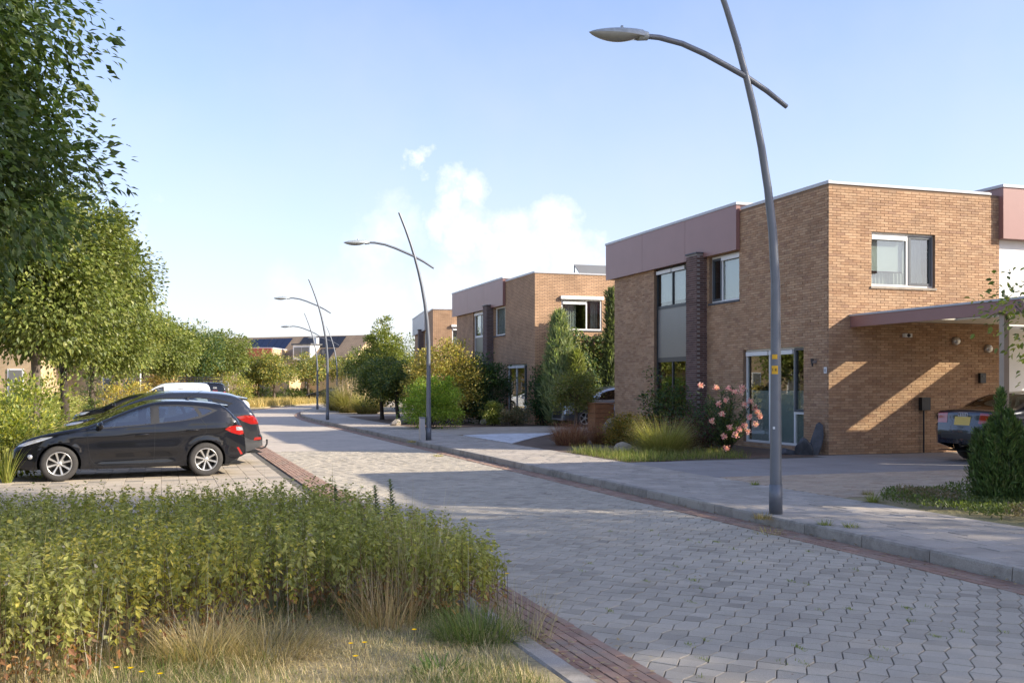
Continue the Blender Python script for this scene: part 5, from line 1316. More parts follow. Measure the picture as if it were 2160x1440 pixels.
tussock('straw_tuft', 'long bleached stalks leaning from the right side of the bed', *G(880, 1290), .6, .80, 110, [(.46, .37, .22), (.36, .28, .15), (.52, .44, .3)], z=.02, wd=.0024, lean=(.03, .45))
tussock('green_tuft', 'low green weed with broad blades at the bottom edge', *G(930, 1425), .34, .15, 120, [(.10, .16, .04), (.14, .2, .06)], z=.02, wd=.006, lean=(.5, 1.3))
for i, (px, py) in enumerate(((246, 1408), (276, 1409), (299, 1417), (338, 1421), (740, 1357), (769, 1355), (750, 1384), (874, 1328), (1070, 1210))):
    zz = .13 if i < 8 else .36; x, y = G(px, py, zz); f = empty('yellow_flower', (x, y, .02)); 
    tag(f, ['yellow flower nearest the left corner of the dry grass', 'yellow flower second from the left in the dry grass', 'yellow flower third from the left in the dry grass', 'yellow flower next to the sunlit straw tuft', 'yellow flower left of a close pair in the dry grass', 'yellow flower right of a close pair in the dry grass', 'yellow flower below the close pair', 'single yellow flower under the withered clump', 'yellow flower at the right tip of the leafy bed'][i], 'flower', 'yellow flowers in the verge')
    n = 22; az = np.linspace(0, 2 * np.pi, n, False); D = np.stack([np.cos(az), np.sin(az), np.full(n, .35)], 1); P = np.tile((0, 0, zz - .02), (n, 1))
    obj('petals', leaves_mesh('petals', P, D, np.tile((0, 0, 1.0), (n, 1)), np.full(n, .019), np.full(n, .004), palette(n, [(.80, .55, .01)], .08), 'petal'), f)
    m = MB(); m.tube([(0, 0, 0), (.005, .004, (zz - .02) * .5), (0, 0, zz - .02)], .0018, 5); m.build('stem', M['bark'], f)

# ---- bank of shrubs behind the parked cars
def bank_shrubs():
    n = 3000; x = np.empty(n); y = 13.2 + 46 * rng.uniform(0, 1, n) ** 1.5; x = -3.1 - 7.5 * rng.uniform(0, 1, n) ** 1.1 + np.array([off(v) for v in y])
    h = (.98 + .30 * np.sin(x * 1.3 + y * .7) * .5 + .18 * np.sin(y * 1.9)) * np.clip((-(x) - 2.6) / 1.2, .5, 1) * np.where(y < 17, .8, 1.0) + .15 * (y > 25)
    per = 42; idx = np.repeat(np.arange(n), per); N = n * per; u = rng.normal(size=(N, 3)); u = unit(u) * rng.uniform(.5, 1, (N, 1))
    P = np.stack([x[idx] + u[:, 0] * .34, y[idx] + u[:, 1] * .34, h[idx] * (.55 + .5 * u[:, 2]) + .05], 1)
    D = unit(u + np.array((0, 0, .5)) + rng.normal(0, .4, (N, 3))); sz = np.where(y < 26, .052, .085)[idx]
    c = palette(N, YGREEN + [(.30, .28, .07), (.22, .22, .06)], .16)
    o = obj('bank_shrubs', leaves_mesh('bank_shrubs', P, D, unit(rng.normal(0, .5, (N, 3)) + (0, 0, 1)), sz * rng.uniform(.7, 1.3, N), sz * .27, c, 'leaf'))
    tag(o, 'dense yellow green ground shrubs on the bank behind the parked cars', 'shrubs', kind='stuff')
bank_shrubs()

# ---- trees on the left, nearest first
RND = 'street trees behind the parking bays'
tree('street_tree', 'big dark leaved tree whose crown hangs in at the upper left', -3.85, 14.6, .05, 8.8, 3.9, 11, .122, [(.075, .115, .038), (.095, .14, .044), (.06, .095, .033), (.13, .165, .05)], 1250, 85, .27, .17, 2.4, 'bark', RND, .55, False, lump=.6, nl=90, shell=.3, blobs=[((-.2, 0, 4.1), (3.1, 3.1, 1.45)), ((-.1, 0, 6.5), (2.7, 2.7, 2.5)), ((.9, .3, 5.0), (1.6, 1.6, 1.0)), ((-1.5, -1.2, 5.5), (1.6, 1.6, 1.3))])
T = [(76, 28, 7.3, 2.55, 'sunlit tree with a pale trunk left of the black hatchback roof', .125, 220, 105, 'bark', GREEN + GREEN + YGREEN[:1]),
     (140, 35, 7.5, 2.8, 'tree with a thick dark trunk behind the black hatchback', .13, 230, 95, 'dark_bark', GREEN),
     (192, 43, 6.6, 2.6, 'tree with ivy round its trunk behind the parked cars', .14, 190, 90, 'bark', GREEN),
     (252, 57, 6.3, 2.8, 'tree left of the white van with a slim pale trunk', .15, 170, 80, 'bark', GREEN + YGREEN),
     (297, 70, 6.6, 3.2, 'tree with a forked trunk above the white van bonnet', .17, 160, 75, 'bark', GREEN),
     (345, 80, 7.0, 3.0, 'tree with a pointed light top behind the vans', .18, 150, 70, 'bark', GREEN + YGREEN),
     (398, 87, 6.9, 3.5, 'tree right above the black van roof rack', .19, 150, 65, 'bark', GREEN + DKGREEN),
     (452, 95, 6.6, 3.6, 'last tree of the row beside the orange fascia house', .20, 150, 65, 'bark', GREEN)]
for i, (px, d, h, r, lb, lf, nc, per, bk, cl) in enumerate(T):
    x, y = GD(px, d); tree('street_tree', lb, x, y, .05, h, r, 20 + i, lf * 1.12, cl, int(nc * 1.75), per, .30 + .012 * i, 13 * .01 + .01 * i, 2.2, bk, RND, .45, shell=.35)
# ivy on a trunk, lighter bushes between the trunks
for i, (px, d, w_, h, lb, cl) in enumerate(((62, 22, .8, 1.7, 'light green elder bush before the pale trunk', YGREEN + [(.32, .33, .05)]), (28, 19, .7, 1.1, 'bright yellow green bush at the left edge', YGREEN + [(.36, .34, .04)]),
                                       (258, 47, 1.1, 1.9, 'ochre bush left of the white van', OLIVE + [(.34, .24, .06)]), (492, 78, 1.6, 2.4, 'yellowish bush to the right of the black van', YGREEN + OLIVE), (338, 74, 1.6, 2.3, 'orange tinted bush just above the white van', [(.34, .2, .05), (.28, .2, .05), (.2, .17, .05)]))):
    x, y = GD(px, d); shrub('bush', lb, x, y, [((0, 0, h * .55), (w_, w_, h * .5))], 60 + i, .075 + .0008 * d, cl, 46, 60, .2, .1, z=.05)
x, y = GD(192, 43); shrub('ivy', 'ivy climbing the trunk between the parked cars and the houses', x, y - .1, [((0, 0, 1.2), (.32, .32, 1.3))], 71, .07, DKGREEN + GREEN, 50, 50, .1, .6, 'ivy', z=.05)

# ---- trees casting dappled shade from right of the frame
tree('garden_tree', 'tall garden tree far right of the frame that dapples the street', 25.5, -5.6, SW, 17.5, 4.6, 91, .26, GREEN, 340, 60, .62, .3, 7.5, 'bark', 'shade trees beyond the right edge', .4)
tree('garden_tree', 'tallest tree right of the frame shading the nearest crown', 21.5, -1.6, SW, 20.5, 4.0, 94, .26, GREEN, 200, 55, .65, .3, 11.0, 'bark', 'shade trees beyond the right edge', .4)
tree('garden_tree', 'slender tree at the right edge with leafy twigs reaching into view', 9.95, 9.15, SW, 3.2, 1.15, 93, .075, YGREEN + GREEN, 46, 36, .16, .04, 1.1, 'bark', None, .3, True)

# ---- right hand gardens
x, y = G(2112, 1062, SW); t = empty('conical_evergreen', (x, y, SW)); tag(t, 'small dark conical evergreen at the right edge before the carport', 'evergreen')
def cone_sprays(h, r, n, cols, bulge=.55, twig=.12, tips=5, open_=.35):
    z = h * rng.uniform(0.02, 1, n) ** .95; prof = r * np.where(z / h < .3, .45 + .55 * (z / h / .3) ** .7, (1 - ((z / h - .3) / .7)) ** (.72 if h > 3 else .95)); a = rng.uniform(0, 2 * np.pi, n); lump = 1 + .13 * np.sin(a * 5 + z * 7)
    q = prof * lump * (1 - open_ * rng.uniform(0, 1, n) ** 2); P = np.stack([q * np.cos(a), q * np.sin(a), z], 1); out = np.stack([np.cos(a), np.sin(a), np.zeros(n)], 1)
    idx = np.repeat(np.arange(n), tips); N = n * tips; P2 = P[idx] + rng.normal(0, twig * .22, (N, 3)); D = unit(out[idx] * .5 + np.array((0, 0, 1.0)) + rng.normal(0, .38, (N, 3)))
    return P2, D, out[idx], twig * rng.uniform(.6, 1.2, N), palette(N, cols, .2)
acc_ = []
for k in range(15):
    a = 2.4 * k; q_ = 0 if k == 0 else .10 + .15 * (k / 14) ** .7; hh = 1.46 if k == 0 else (1.32 - 1.9 * q_ + rng.uniform(-.12, .12)); r_ = cone_sprays(max(hh, .5), .15 if k else .20, 330 if k else 520, [(.075, .125, .04), (.10, .155, .046), (.13, .185, .055), (.055, .095, .033), (.12, .14, .05)], twig=.085)
    P_, D_, O_, L_, c_ = r_; sh_ = P_[:, 2:3] / 1.4; P_ = P_ + np.array((q_ * math.cos(a), q_ * math.sin(a), 0)) * (.75 + .45 * np.sin(np.pi * np.clip(sh_, 0, 1))); acc_.append((P_, D_, O_, L_, c_ * np.array((*[rng.uniform(.8, 1.2)] * 3, 1))))
P, D, O, Ln, c = [np.concatenate(z_) for z_ in zip(*acc_)]
obj('foliage', leaves_mesh('foliage', P, D, O, Ln, Ln * .12, c, 'leaf'), t); m = MB(); m.tube([(0, 0, -.05), (0, 0, 1.2)], [.04, .015], 8); m.build('trunk', M['bark'], t)
def ground_cover():
    n = 26000; x = rng.uniform(8.95, 12.6, n); y = rng.uniform(7.6, 12.2, n); k = (y < 12.0 - .25 * np.sin(x * 3) - .35 * np.clip(9.6 - x, 0, 1) ** 2 * 2) & (x > 9.0 + .18 * np.sin(y * 2.1) + .10 * np.sin(y * 5)); x, y = x[k], y[k]; n = len(x)
    hh = .10 + .16 * np.clip((np.sin(x * 2.3 + 1) + np.sin(y * 2.9)) * .5 + .4, 0, 1) * np.clip((x - 8.95) / .35, .3, 1); P = np.stack([x, y, SW + hh * rng.uniform(.2, 1.05, n)], 1)
    D = unit(rng.normal(0, 1, (n, 3)) + np.array((0, 0, .8))); br = (np.sin(x * 4.1) + np.sin(y * 3.3 + 2)) > 1.0; c = palette(n, [(.11, .135, .035), (.14, .17, .045), (.085, .11, .03)], .16); c[br, :3] = palette(br.sum(), [(.2, .15, .09), (.15, .12, .06)], .15)[:, :3]
    o = obj('ground_cover', leaves_mesh('ground_cover', P, D, unit(rng.normal(0, .5, (n, 3)) + (0, 0, 1)), rng.uniform(.03, .06, n), rng.uniform(.008, .014, n), c, 'leaf')); tag(o, 'low green ground cover spreading round the conical evergreen', 'ground cover', kind='stuff')
ground_cover()
# oleander: narrow leaves and pink flower heads
def oleander():
    x, y = G(1545, 957, SW); t = empty('oleander', (x, y + .25, SW)); tag(t, 'pink flowering oleander before the tall front window', 'shrub')
    ns = 75; az = rng.uniform(0, 2 * np.pi, ns); sp = rng.uniform(.1, .75, ns); top = np.stack([sp * np.cos(az), sp * np.sin(az), rng.uniform(.5, 1.6, ns) * (1.08 - .35 * sp)], 1)
    per = 46; idx = np.repeat(np.arange(ns), per); N = ns * per; u = .25 + .77 * rng.uniform(0, 1, N); P = top[idx] * np.stack([u ** 1.4, u ** 1.4, u], 1); a2 = rng.uniform(0, 2 * np.pi, N)
    D = np.stack([np.cos(a2), np.sin(a2), rng.uniform(.1, 1.1, N)], 1); obj('foliage', leaves_mesh('foliage', P, D, np.tile((0, 0, 1.0), (N, 1)) + rng.normal(0, .3, (N, 3)), rng.uniform(.1, .17, N), rng.uniform(.009, .014, N), palette(N, DKGREEN + [(.08, .11, .045), (.13, .15, .04)], .15), 'leaf'), t)
    m = MB()
    for i in range(0, ns, 3): e = Vector(top[i]); m.tube([(0, 0, -.03), Vector((e.x * .4, e.y * .4, e.z * .5)), e], [.014, .009, .004], 5, False)
    m.build('stems', M['dark_bark'], t, recalc=False)
    heads = [(-.62, .1, 1.55), (-.45, -.3, 1.5), (-.15, -.35, 1.48), (-.02, -.4, 1.42), (.2, -.3, 1.4), (.35, -.1, 1.52), (-.5, -.5, 1.15), (-.35, -.55, 1.22), (.1, -.6, 1.12), (.32, -.5, 1.2), (.5, -.4, 1.05), (-.45, -.55, .92), (-.3, -.65, .62), (-.1, -.7, .58), (.05, -.7, .66), (.15, -.65, .52), (-.42, -.6, .42), (-.2, -.72, .45), (.55, -.5, .85), (.62, -.3, .95), (.2, -.66, .85), (-.38, -.62, .15), (-.55, -.3, .75), (.42, -.55, .68)]
    for hx, hy, hz in heads:
        n = 60; P = np.array((hx, hy, hz)) + np.clip(rng.normal(0, .03, (n, 3)), -.05, .05); obj('flower_head', leaves_mesh('flower_head', P, rdir(n) + np.array((0, -.4, .3)), rdir(n), rng.uniform(.035, .055, n), rng.uniform(.013, .02, n), palette(n, [(.76, .40, .42), (.80, .50, .50), (.70, .32, .35), (.82, .62, .58)], .08), 'petal'), t)
oleander()
def gpt(px, py, z=SW): return G(px, py, z)
tussock('ornamental_grass', 'rounded pale green grass tussock beside the grey drive', *gpt(1398, 958), 1.0, .85, 2600, [(.27, .26, .08), (.34, .31, .11), (.22, .22, .07), (.4, .34, .15)], wd=.0045, lean=(.25, 1.05))
tussock('red_grass', 'reddish brown grass clump beside the white gravel', *gpt(1205, 938), 1.1, .62, 1700, [(.24, .10, .07), (.32, .16, .11), (.40, .25, .17), (.18, .08, .06)], wd=.004, lean=(.1, .9))
tussock('red_grass', 'smaller reddish grass clump next to the wooden box', *gpt(1268, 935), .7, .6, 800, [(.24, .11, .07), (.32, .18, .12)], wd=.004, lean=(.1, .8))
shrub('heather', 'orange and green heather mound beside the pale rock', *gpt(1322, 938), [((0, 0, .34), (.62, .55, .4))], 101, .05, [(.36, .22, .04), (.30, .19, .04), (.2, .16, .035), (.1, .13, .03)], 90, 70, .1, .0)
shrub('nandina', 'dark feathery shrub before the dark framed window', 12.7, 24.9, [((0, 0, .95), (.72, .72, .45)), ((0, .1, 1.5), (.42, .42, .4)), ((0, 0, .6), (.5, .5, .35))], 102, .075, DKGREEN + GREEN[:2] + [(.12, .05, .03)], 80, 60, .16, .35, up=.0)
shrub('burgundy_maple', 'low weeping burgundy maple behind the grass tussock', 12.0, 22.6, [((0, 0, .42), (1.0, .8, .35)), ((.5, -.3, .25), (.6, .5, .25))], 103, .06, [(.085, .028, .025), (.12, .04, .035), (.06, .022, .022)], 90, 60, .13, .7, up=0)
shrub('low_shrub', 'dark green filler shrub between the pier and the oleander', 12.9, 23.0, [((0, 0, .55), (.55, .7, .5))], 104, .06, DKGREEN, 50, 60, .15, .2)
def garden_grass():
    n = 9000; x = rng.uniform(8.95, 12.0, n); y = rng.uniform(19.0, 23.5, n); k = (y > 19.2 + .25 * np.clip(x - 9, 0, 1.4)) & (y < 20.9 + 1.4 * np.clip(10.6 - x, 0, 1.2)); x, y = x[k], y[k]; n = len(x)
    c = palette(n, [(.16, .2, .05), (.22, .24, .07), (.34, .3, .12), (.12, .16, .05)], .16); o = obj('garden_grass', blade_mesh('garden_grass', np.stack([x, y, np.full(n, SW - .01)], 1), rng.uniform(.08, .3, n), np.full(n, .004), rng.uniform(.1, .9, n), c, None, 3, .8)); tag(o, 'rough green grass edging the garden by the grey drive', 'grass', kind='stuff')
garden_grass()
def rock(name, label, x, y, z, s, seed, mat='rock', flat=.7, tall=None):
    g = np.random.default_rng(seed); bm = bmesh.new(); bmesh.ops.create_icosphere(bm, subdivisions=3, radius=1)
    pl = g.normal(size=(9, 3)); pl /= np.linalg.norm(pl, axis=1)[:, None]; lim = g.uniform(.55, .85, 9)
    for v in bm.verts:
        p = np.array(v.co)
        for q, l_ in zip(pl, lim):
            e = p @ q - l_
            if e > 0: p = p - q * e
        v.co = Vector(p * np.array(s) * (1 + g.normal(0, .015)))
    me = bpy.data.meshes.new(name); bm.to_mesh(me); bm.free(); me.materials.append(M[mat]); o = obj(name, me, None, (x, y, z)); return tag(o, label, 'rock')
sx, sy = gpt(1722, 957)
r1 = rock('slate_rock', 'upright pointed slate leaning against the house corner', 14.0, 20.18, .32, (.16, .17, .55), 5, 'slate'); r1.rotation_euler = (.1, .28, .3)
r2 = rock('slate_rock', 'leaning broad slate with a dark hollow beside the upright slate', 13.75, 20.22, .2, (.16, .22, .36), 6, 'slate'); r2.rotation_euler = (.1, -.5, .4)
rock('slate_rock', 'low slate slab lying below the tall front window', 13.45, 20.45, .15, (.26, .2, .14), 8, 'slate')
rock('garden_rock', 'pale pointed rock in the grass before the tussock', *gpt(1315, 955), .2, (.22, .2, .2), 9)
rock('garden_rock', 'grey white rock behind the heather mound', *GD(1290, 28.5), .45, (.25, .2, .35), 10)
for i, (px, py, s) in enumerate(((1003, 893, .2), (1012, 891, .16), (1022, 894, .2), (850, 893, .28), (872, 888, .22), (835, 897, .25))):
    rock('garden_rock', ['leftmost of the three pale stones below the round shrub', 'middle of the three pale stones below the round shrub', 'rightmost of the three pale stones below the round shrub', 'pale stone left of the second lamp among the trunks', 'pale stone close behind the second lamp', 'flat stone farthest left of the second lamp'][i], *G(px, py, SW), SW + .08, (s, s * .8, s * .7), 30 + i)
# wooden box and small round maple by the middle drive
b = empty('wooden_box', (14.1, 32.5, SW)); tag(b, 'wooden slatted storage box at the far corner of the nearest house', 'box')
for k in range(6): m = MB(); m.box(-.34, .34, -.33, .33, .02 + k * .155, .165 + k * .155); m.build('slat', M['wood'], b)
m = MB(); m.box(-.37, .37, -.36, .36, .955, .985); m.build('lid', M['wood'], b)
x, y = GD(1212, 36.0); tree('round_maple', 'small round maple with several stems before the silver car', x, y, SW, 2.15, .95, 111, .075, [(.15, .17, .04), (.19, .19, .045), (.11, .13, .035), (.22, .18, .06)], 95, 85, .17, .055, .62, 'bark', None, .3, False)
# middle house garden
def sh(px, d, w_, h, name, label, seed, leaf, cols, nc=90, per=70, cs=.2, z0=.12, **k):
    x, y = GD(px, d); return shrub(name, label, x, y, [((0, 0, h * .5 + z0), (w_, w_, h * .5)), ((w_ * .35, -.1, h * .45), (w_ * .6, w_ * .6, h * .35)), ((-w_ * .4, 0, h * .42), (w_ * .55, w_ * .55, h * .36))], seed, leaf, cols, nc, per, cs, **k)
sh(935, 43, 1.55, 3.25, 'olive_shrub', 'tall olive yellow shrub behind the second lamp post', 121, .1, OLIVE + [(.25, .17, .05)], 190, 85, .22)
sh(912, 38.2, 1.12, 1.8, 'golden_evergreen', 'bright green evergreen bush right behind the second lamp post', 122, .075, [(.20, .29, .035), (.27, .36, .045), (.14, .21, .03), (.36, .42, .06)], 150, 85, .13)
sh(1020, 43.5, 1.2, 2.5, 'dark_pine', 'dark pine bush left of the glazed door of the middle house', 123, .1, DKGREEN, 150, 80, .2)
sh(975, 45, 1.0, 3.1, 'dark_shrub', 'dark green shrub between the olive shrub and the pine', 124, .1, DKGREEN + GREEN, 120, 75, .2)
sh(1041, 41, .42, .78, 'round_shrub', 'small round light green shrub near the glazed door', 125, .06, YGREEN, 70, 60, .08)
sh(1085, 40.6, .52, .6, 'lavender', 'faded lavender clump below the glazed door', 126, .07, [(.28, .2, .13), (.22, .17, .1), (.14, .15, .08), (.1, .12, .07)], 70, 60, .1)
for (px, d, r, h, lb, sd) in ((806, 48.5, 1.3, 3.0, 'round headed tree with a dark trunk left of the second lamp', 131), (840, 47, 1.1, 2.6, 'darker round tree right behind the dark trunked one', 132)):
    x, y = GD(px, d); tree('clipped_tree', lb, x, y, SW, h, r, sd, .1, DKGREEN[1:] + GREEN + OLIVE[-1:], 150, 85, .2, .09, .7, 'dark_bark', None, .3)
x, y = GD(810, 81); tree('tall_conifer', 'tall pointed light green tree left of the farthest brick house', x, y, SW, 6.8, 2.2, 134, .17, YGREEN + GREEN, 260, 75, .26, .14, .5, 'bark', None, .1, blobs=[((0, 0, 2.6), (2.3, 2.0, 2.1)), ((-.2, 0, 4.6), (1.35, 1.3, 1.6)), ((.1, 0, 6.1), (.5, .5, .9)), ((-1.0, 0, 4.6), (.5, .5, 1.1))], up=.6)
for (px, d, r, h, lb, sd) in ((858, 84, 2.4, 5.6, 'leafy tree between the tall conifer and the farthest brick house', 135), (775, 86, 2.0, 4.8, 'leafy tree left of the tall conifer', 136), (800, 66, 1.3, 3.4, 'dark bushy tree below the tall conifer', 137)):
    x, y = GD(px, d); tree('garden_tree', lb, x, y, SW, h, r, sd, .17, GREEN + DKGREEN[:2], 120, 70, .3, .1, .8, 'bark', None, .3)
for (px, d, r, h, lb) in ((742, 62, 2.0, 1.55, 'big ornamental grass with pink plumes on the pavement corner'), (775, 59, 1.5, 1.1, 'lower ornamental grass in front of the dark trunked tree'), (715, 66, 1.5, 1.5, 'ornamental grass nearest the farther lamps')):
    x, y = GD(px, d); tussock('pampas_grass', lb, x, y, r, h, 2300, [(.30, .27, .11), (.24, .23, .08), (.38, .31, .15)], wd=.012, lean=(.2, 1.0), plumes=90 if px == 742 else 20)
# climbers and junipers on the gable of the middle house
def slim(px, d, h, r, lb, cols, n=1500, name='juniper', twig=.3):
    x, y = GD(px, d); t = empty(name, (x, y, SW)); tag(t, lb, 'juniper'); P, D, O, Ln, c = cone_sprays(h, r, n, cols, twig=twig); obj('foliage', leaves_mesh('foliage', P, D, O, Ln, Ln * .09, c, 'leaf_matt'), t); m = MB(); m.tube([(0, 0, -.05), (0, 0, h * .8)], [.06, .01], 6); m.build('trunk', M['bark'], t)
slim(1180, 40.8, 4.3, .62, 'grey green juniper column at the gable of the middle house', [(.23, .27, .15), (.29, .33, .19), (.17, .22, .12), (.34, .35, .17)], 2600)
slim(1216, 40.2, 2.7, .42, 'yellow green juniper leaning right of the grey green one', [(.25, .26, .09), (.2, .22, .07)], 1400)
slim(1290, 41.3, 5.2, .22, 'thin tall juniper by the far corner of the nearest house', [(.12, .14, .07), (.17, .19, .09), (.09, .11, .06)], 1300)
def climber():
    t = empty('climber', (17.0, 39.42, SW)); tag(t, 'glossy green climber covering the wall under the upstairs window of the middle house', 'climber'); n = 7500
    x = rng.uniform(-1.5, 1.7, n); z = rng.uniform(.1, 3.95, n); k = z < 3.75 + .2 * np.sin(x * 4) ; x, z = x[k], z[k]; n = len(x); y = -.08 - .34 * rng.uniform(0, 1, n) * (1 + .5 * np.sin(x * 3 + z * 2))
    D = unit(np.stack([rng.normal(0, .5, n), rng.normal(-.5, .4, n), rng.normal(-.6, .4, n)], 1)); obj('foliage', leaves_mesh('foliage', np.stack([x, y, z], 1), D, np.tile((0, -1.0, .6), (n, 1)) + rng.normal(0, .3, (n, 3)), rng.uniform(.1, .17, n), rng.uniform(.03, .05, n), palette(n, GREEN + DKGREEN + [(.16, .2, .03)], .15), 'leaf'), t)
    m = MB()
    for xx in (-1, -.3, .5, 1.2): m.tube([(xx * .4, -.05, -.1), (xx * .8, -.1, 1.5), (xx, -.1, 3.6)], [.03, .02, .006], 5, False)
    m.build('stems', M['dark_bark'], t, recalc=False)
climber()
x, y = GD(1146, 41.4); shrub('dark_creeper', 'dark leafy shrub against the brick corner of the middle house', x, y, [((0, 0, 1.2), (.55, .4, 1.2))], 141, .1, DKGREEN, 70, 60, .18)
# small weeds in the paving joints and on the kerb
for i, (px, py, r, cl, lb) in enumerate(((1740, 1108, .16, YGREEN, 'green moss tuft on the pavement edge left of its twin'), (1795, 1112, .2, YGREEN, 'green moss tuft on the pavement edge right of its twin'), (1608, 1090, .3, STRAW, 'dry straw caught at the foot of the near lamp'), (1620, 1125, .45, STRAW + OLIVE, 'dry weeds in the gutter below the near lamp'),
                                   (1592, 1022, .12, YGREEN, 'small green weed where the tan drive meets the pavement'), (1830, 1043, .16, STRAW, 'dry tuft in the middle of the tan drive'), (1840, 1058, .16, YGREEN, 'thin green weed at the pavement edge of the tan drive'), (1918, 1048, .2, [(.2, .14, .1), (.15, .1, .07)], 'brown withered weed left of the ground cover'), (925, 962, .3, OLIVE, 'weeds in the gutter before the second lamp'), (868, 931, .35, STRAW + OLIVE, 'dry weeds at the foot of the second lamp'))):
    zz = SW if i not in (3, 8) else 0; tussock('weed', lb, *G(px, py, zz), r, .10 if i not in (6, 7) else .2, 160, cl, z=zz, cat='weed', wd=.003, lean=(.3, 1.3))
x, y = G(510, 1005); tussock('roadside_stalk', 'two thin grass stalks with seed heads by the red strip', *G(703, 1120), .25, .62, 6, STRAW, z=.02, cat='weed', wd=.004, lean=(.02, .18))
# straw coloured bank beyond the bend
def far_grass():
    n = 16000; y = rng.uniform(80, 118, n); x = np.array([2.0 + off(v) for v in y]) - 22 * rng.uniform(0, 1, n) ** 1.4; c = palette(n, [(.50, .36, .14), (.42, .30, .11), (.56, .42, .2), (.3, .25, .09)], .16)
    o = obj('tall_dry_grass', blade_mesh('tall_dry_grass', np.stack([x, y, np.full(n, .08)], 1), rng.uniform(.3, .8, n), np.full(n, .02), rng.uniform(.05, .6, n), c, None, 2, .8)); tag(o, 'tall golden dry grass on the bank beyond the bend', 'grass', kind='stuff')
far_grass()
for i, (px, d, r, h, lb) in enumerate(((578, 101, 2.6, 5.2, 'small tree with a pale trunk before the orange fascia house'), (543, 103, 1.8, 4.2, 'reddish small tree at the corner of the orange fascia house'), (650, 106, 2.8, 5.0, 'small tree left of the farther lamps before the terrace'), (742, 108, 2.6, 5.0, 'small tree right of the farther lamps before the terrace'), (700, 116, 2.2, 4.6, 'small tree behind the farther lamps'))):
    x, y = GD(px, d); tree('small_tree', lb, x, y, .1, h, r, 150 + i, .2, GREEN + OLIVE[:2], 95, 60, .36, .12, 1.5, 'bark', 'small trees before the terrace', .3)
for i, (px, d, w_, h) in enumerate(((560, 104, 1.6, 1.3), (600, 105, 1.8, 1.3), (640, 107, 1.6, 1.2), (522, 103, 1.4, 1.5))):
    x, y = GD(px, d); shrub('hedge', ['clipped hedge left under the small pale trunked tree', 'clipped hedge right under the small pale trunked tree', 'clipped hedge beside the white door of the terrace', 'hedge below the orange fascia'][i], x, y, [((0, 0, h * .5), (w_, w_ * .6, h * .5))], 170 + i, .15, DKGREEN + GREEN, 45, 50, .2, z=.1, cat='hedge')

def joint_moss():
    n = 1500; g = np.random.default_rng(3); cx = g.uniform(2.8, 6.3, 46); cy = 5.2 + 6 * g.uniform(0, 1, 46) ** 1.6; k = g.integers(46, size=n)
    P = np.stack([cx[k] + g.normal(0, .012, n) , cy[k] + g.normal(0, .035, n), np.full(n, -.006)], 1)
    o = obj('joint_moss', blade_mesh('joint_moss', P, g.uniform(.012, .035, n), np.full(n, .0025), g.uniform(.2, 1.2, n), palette(n, [(.22, .27, .05), (.30, .33, .07), (.16, .2, .05)], .15), None, 2, .8)); tag(o, 'small green moss tufts in the joints of the near pavers', 'moss', kind='stuff')
joint_moss()
# ------------------------------------------------------------------ houses beyond the trees
def tile_roof_mat():
    t = NT('roof_tiles'); v = t.coord(); sp = t.n('ShaderNodeSeparateXYZ'); t.l(v, sp.inputs[0])
    w = t.math('FRACT', t.math('MULTIPLY', sp.outputs[2], 4.2)); u = t.math('FRACT', t.math('MULTIPLY', sp.outputs[0], 3.3))
    c = t.mix(t.ramp(w, [(.0, 0.0), (.25, 1.0)]), (.13, .085, .055), (.30, .215, .14)); c = t.mix(1.0, c, t.ramp(u, [(.0, .75), (.2, 1.0)]), 'MULTIPLY')
    c = t.mix(1.0, c, t.ramp(t.noise(1.2, 5), [(.3, .8), (.7, 1.15)]), 'MULTIPLY'); t.col(c); t.set(Roughness=.85); t.bump(w, .5, .04); M['roof_tiles'] = t.m
tile_roof_mat(); plain('solar_blue', (.015, .025, .06), .12, .1, .15, 3); plain('solar_black', (.022, .022, .026), .25, 0, .1, 3); plain('sand_render', (.60, .44, .25), .8, 0, .06, 2)
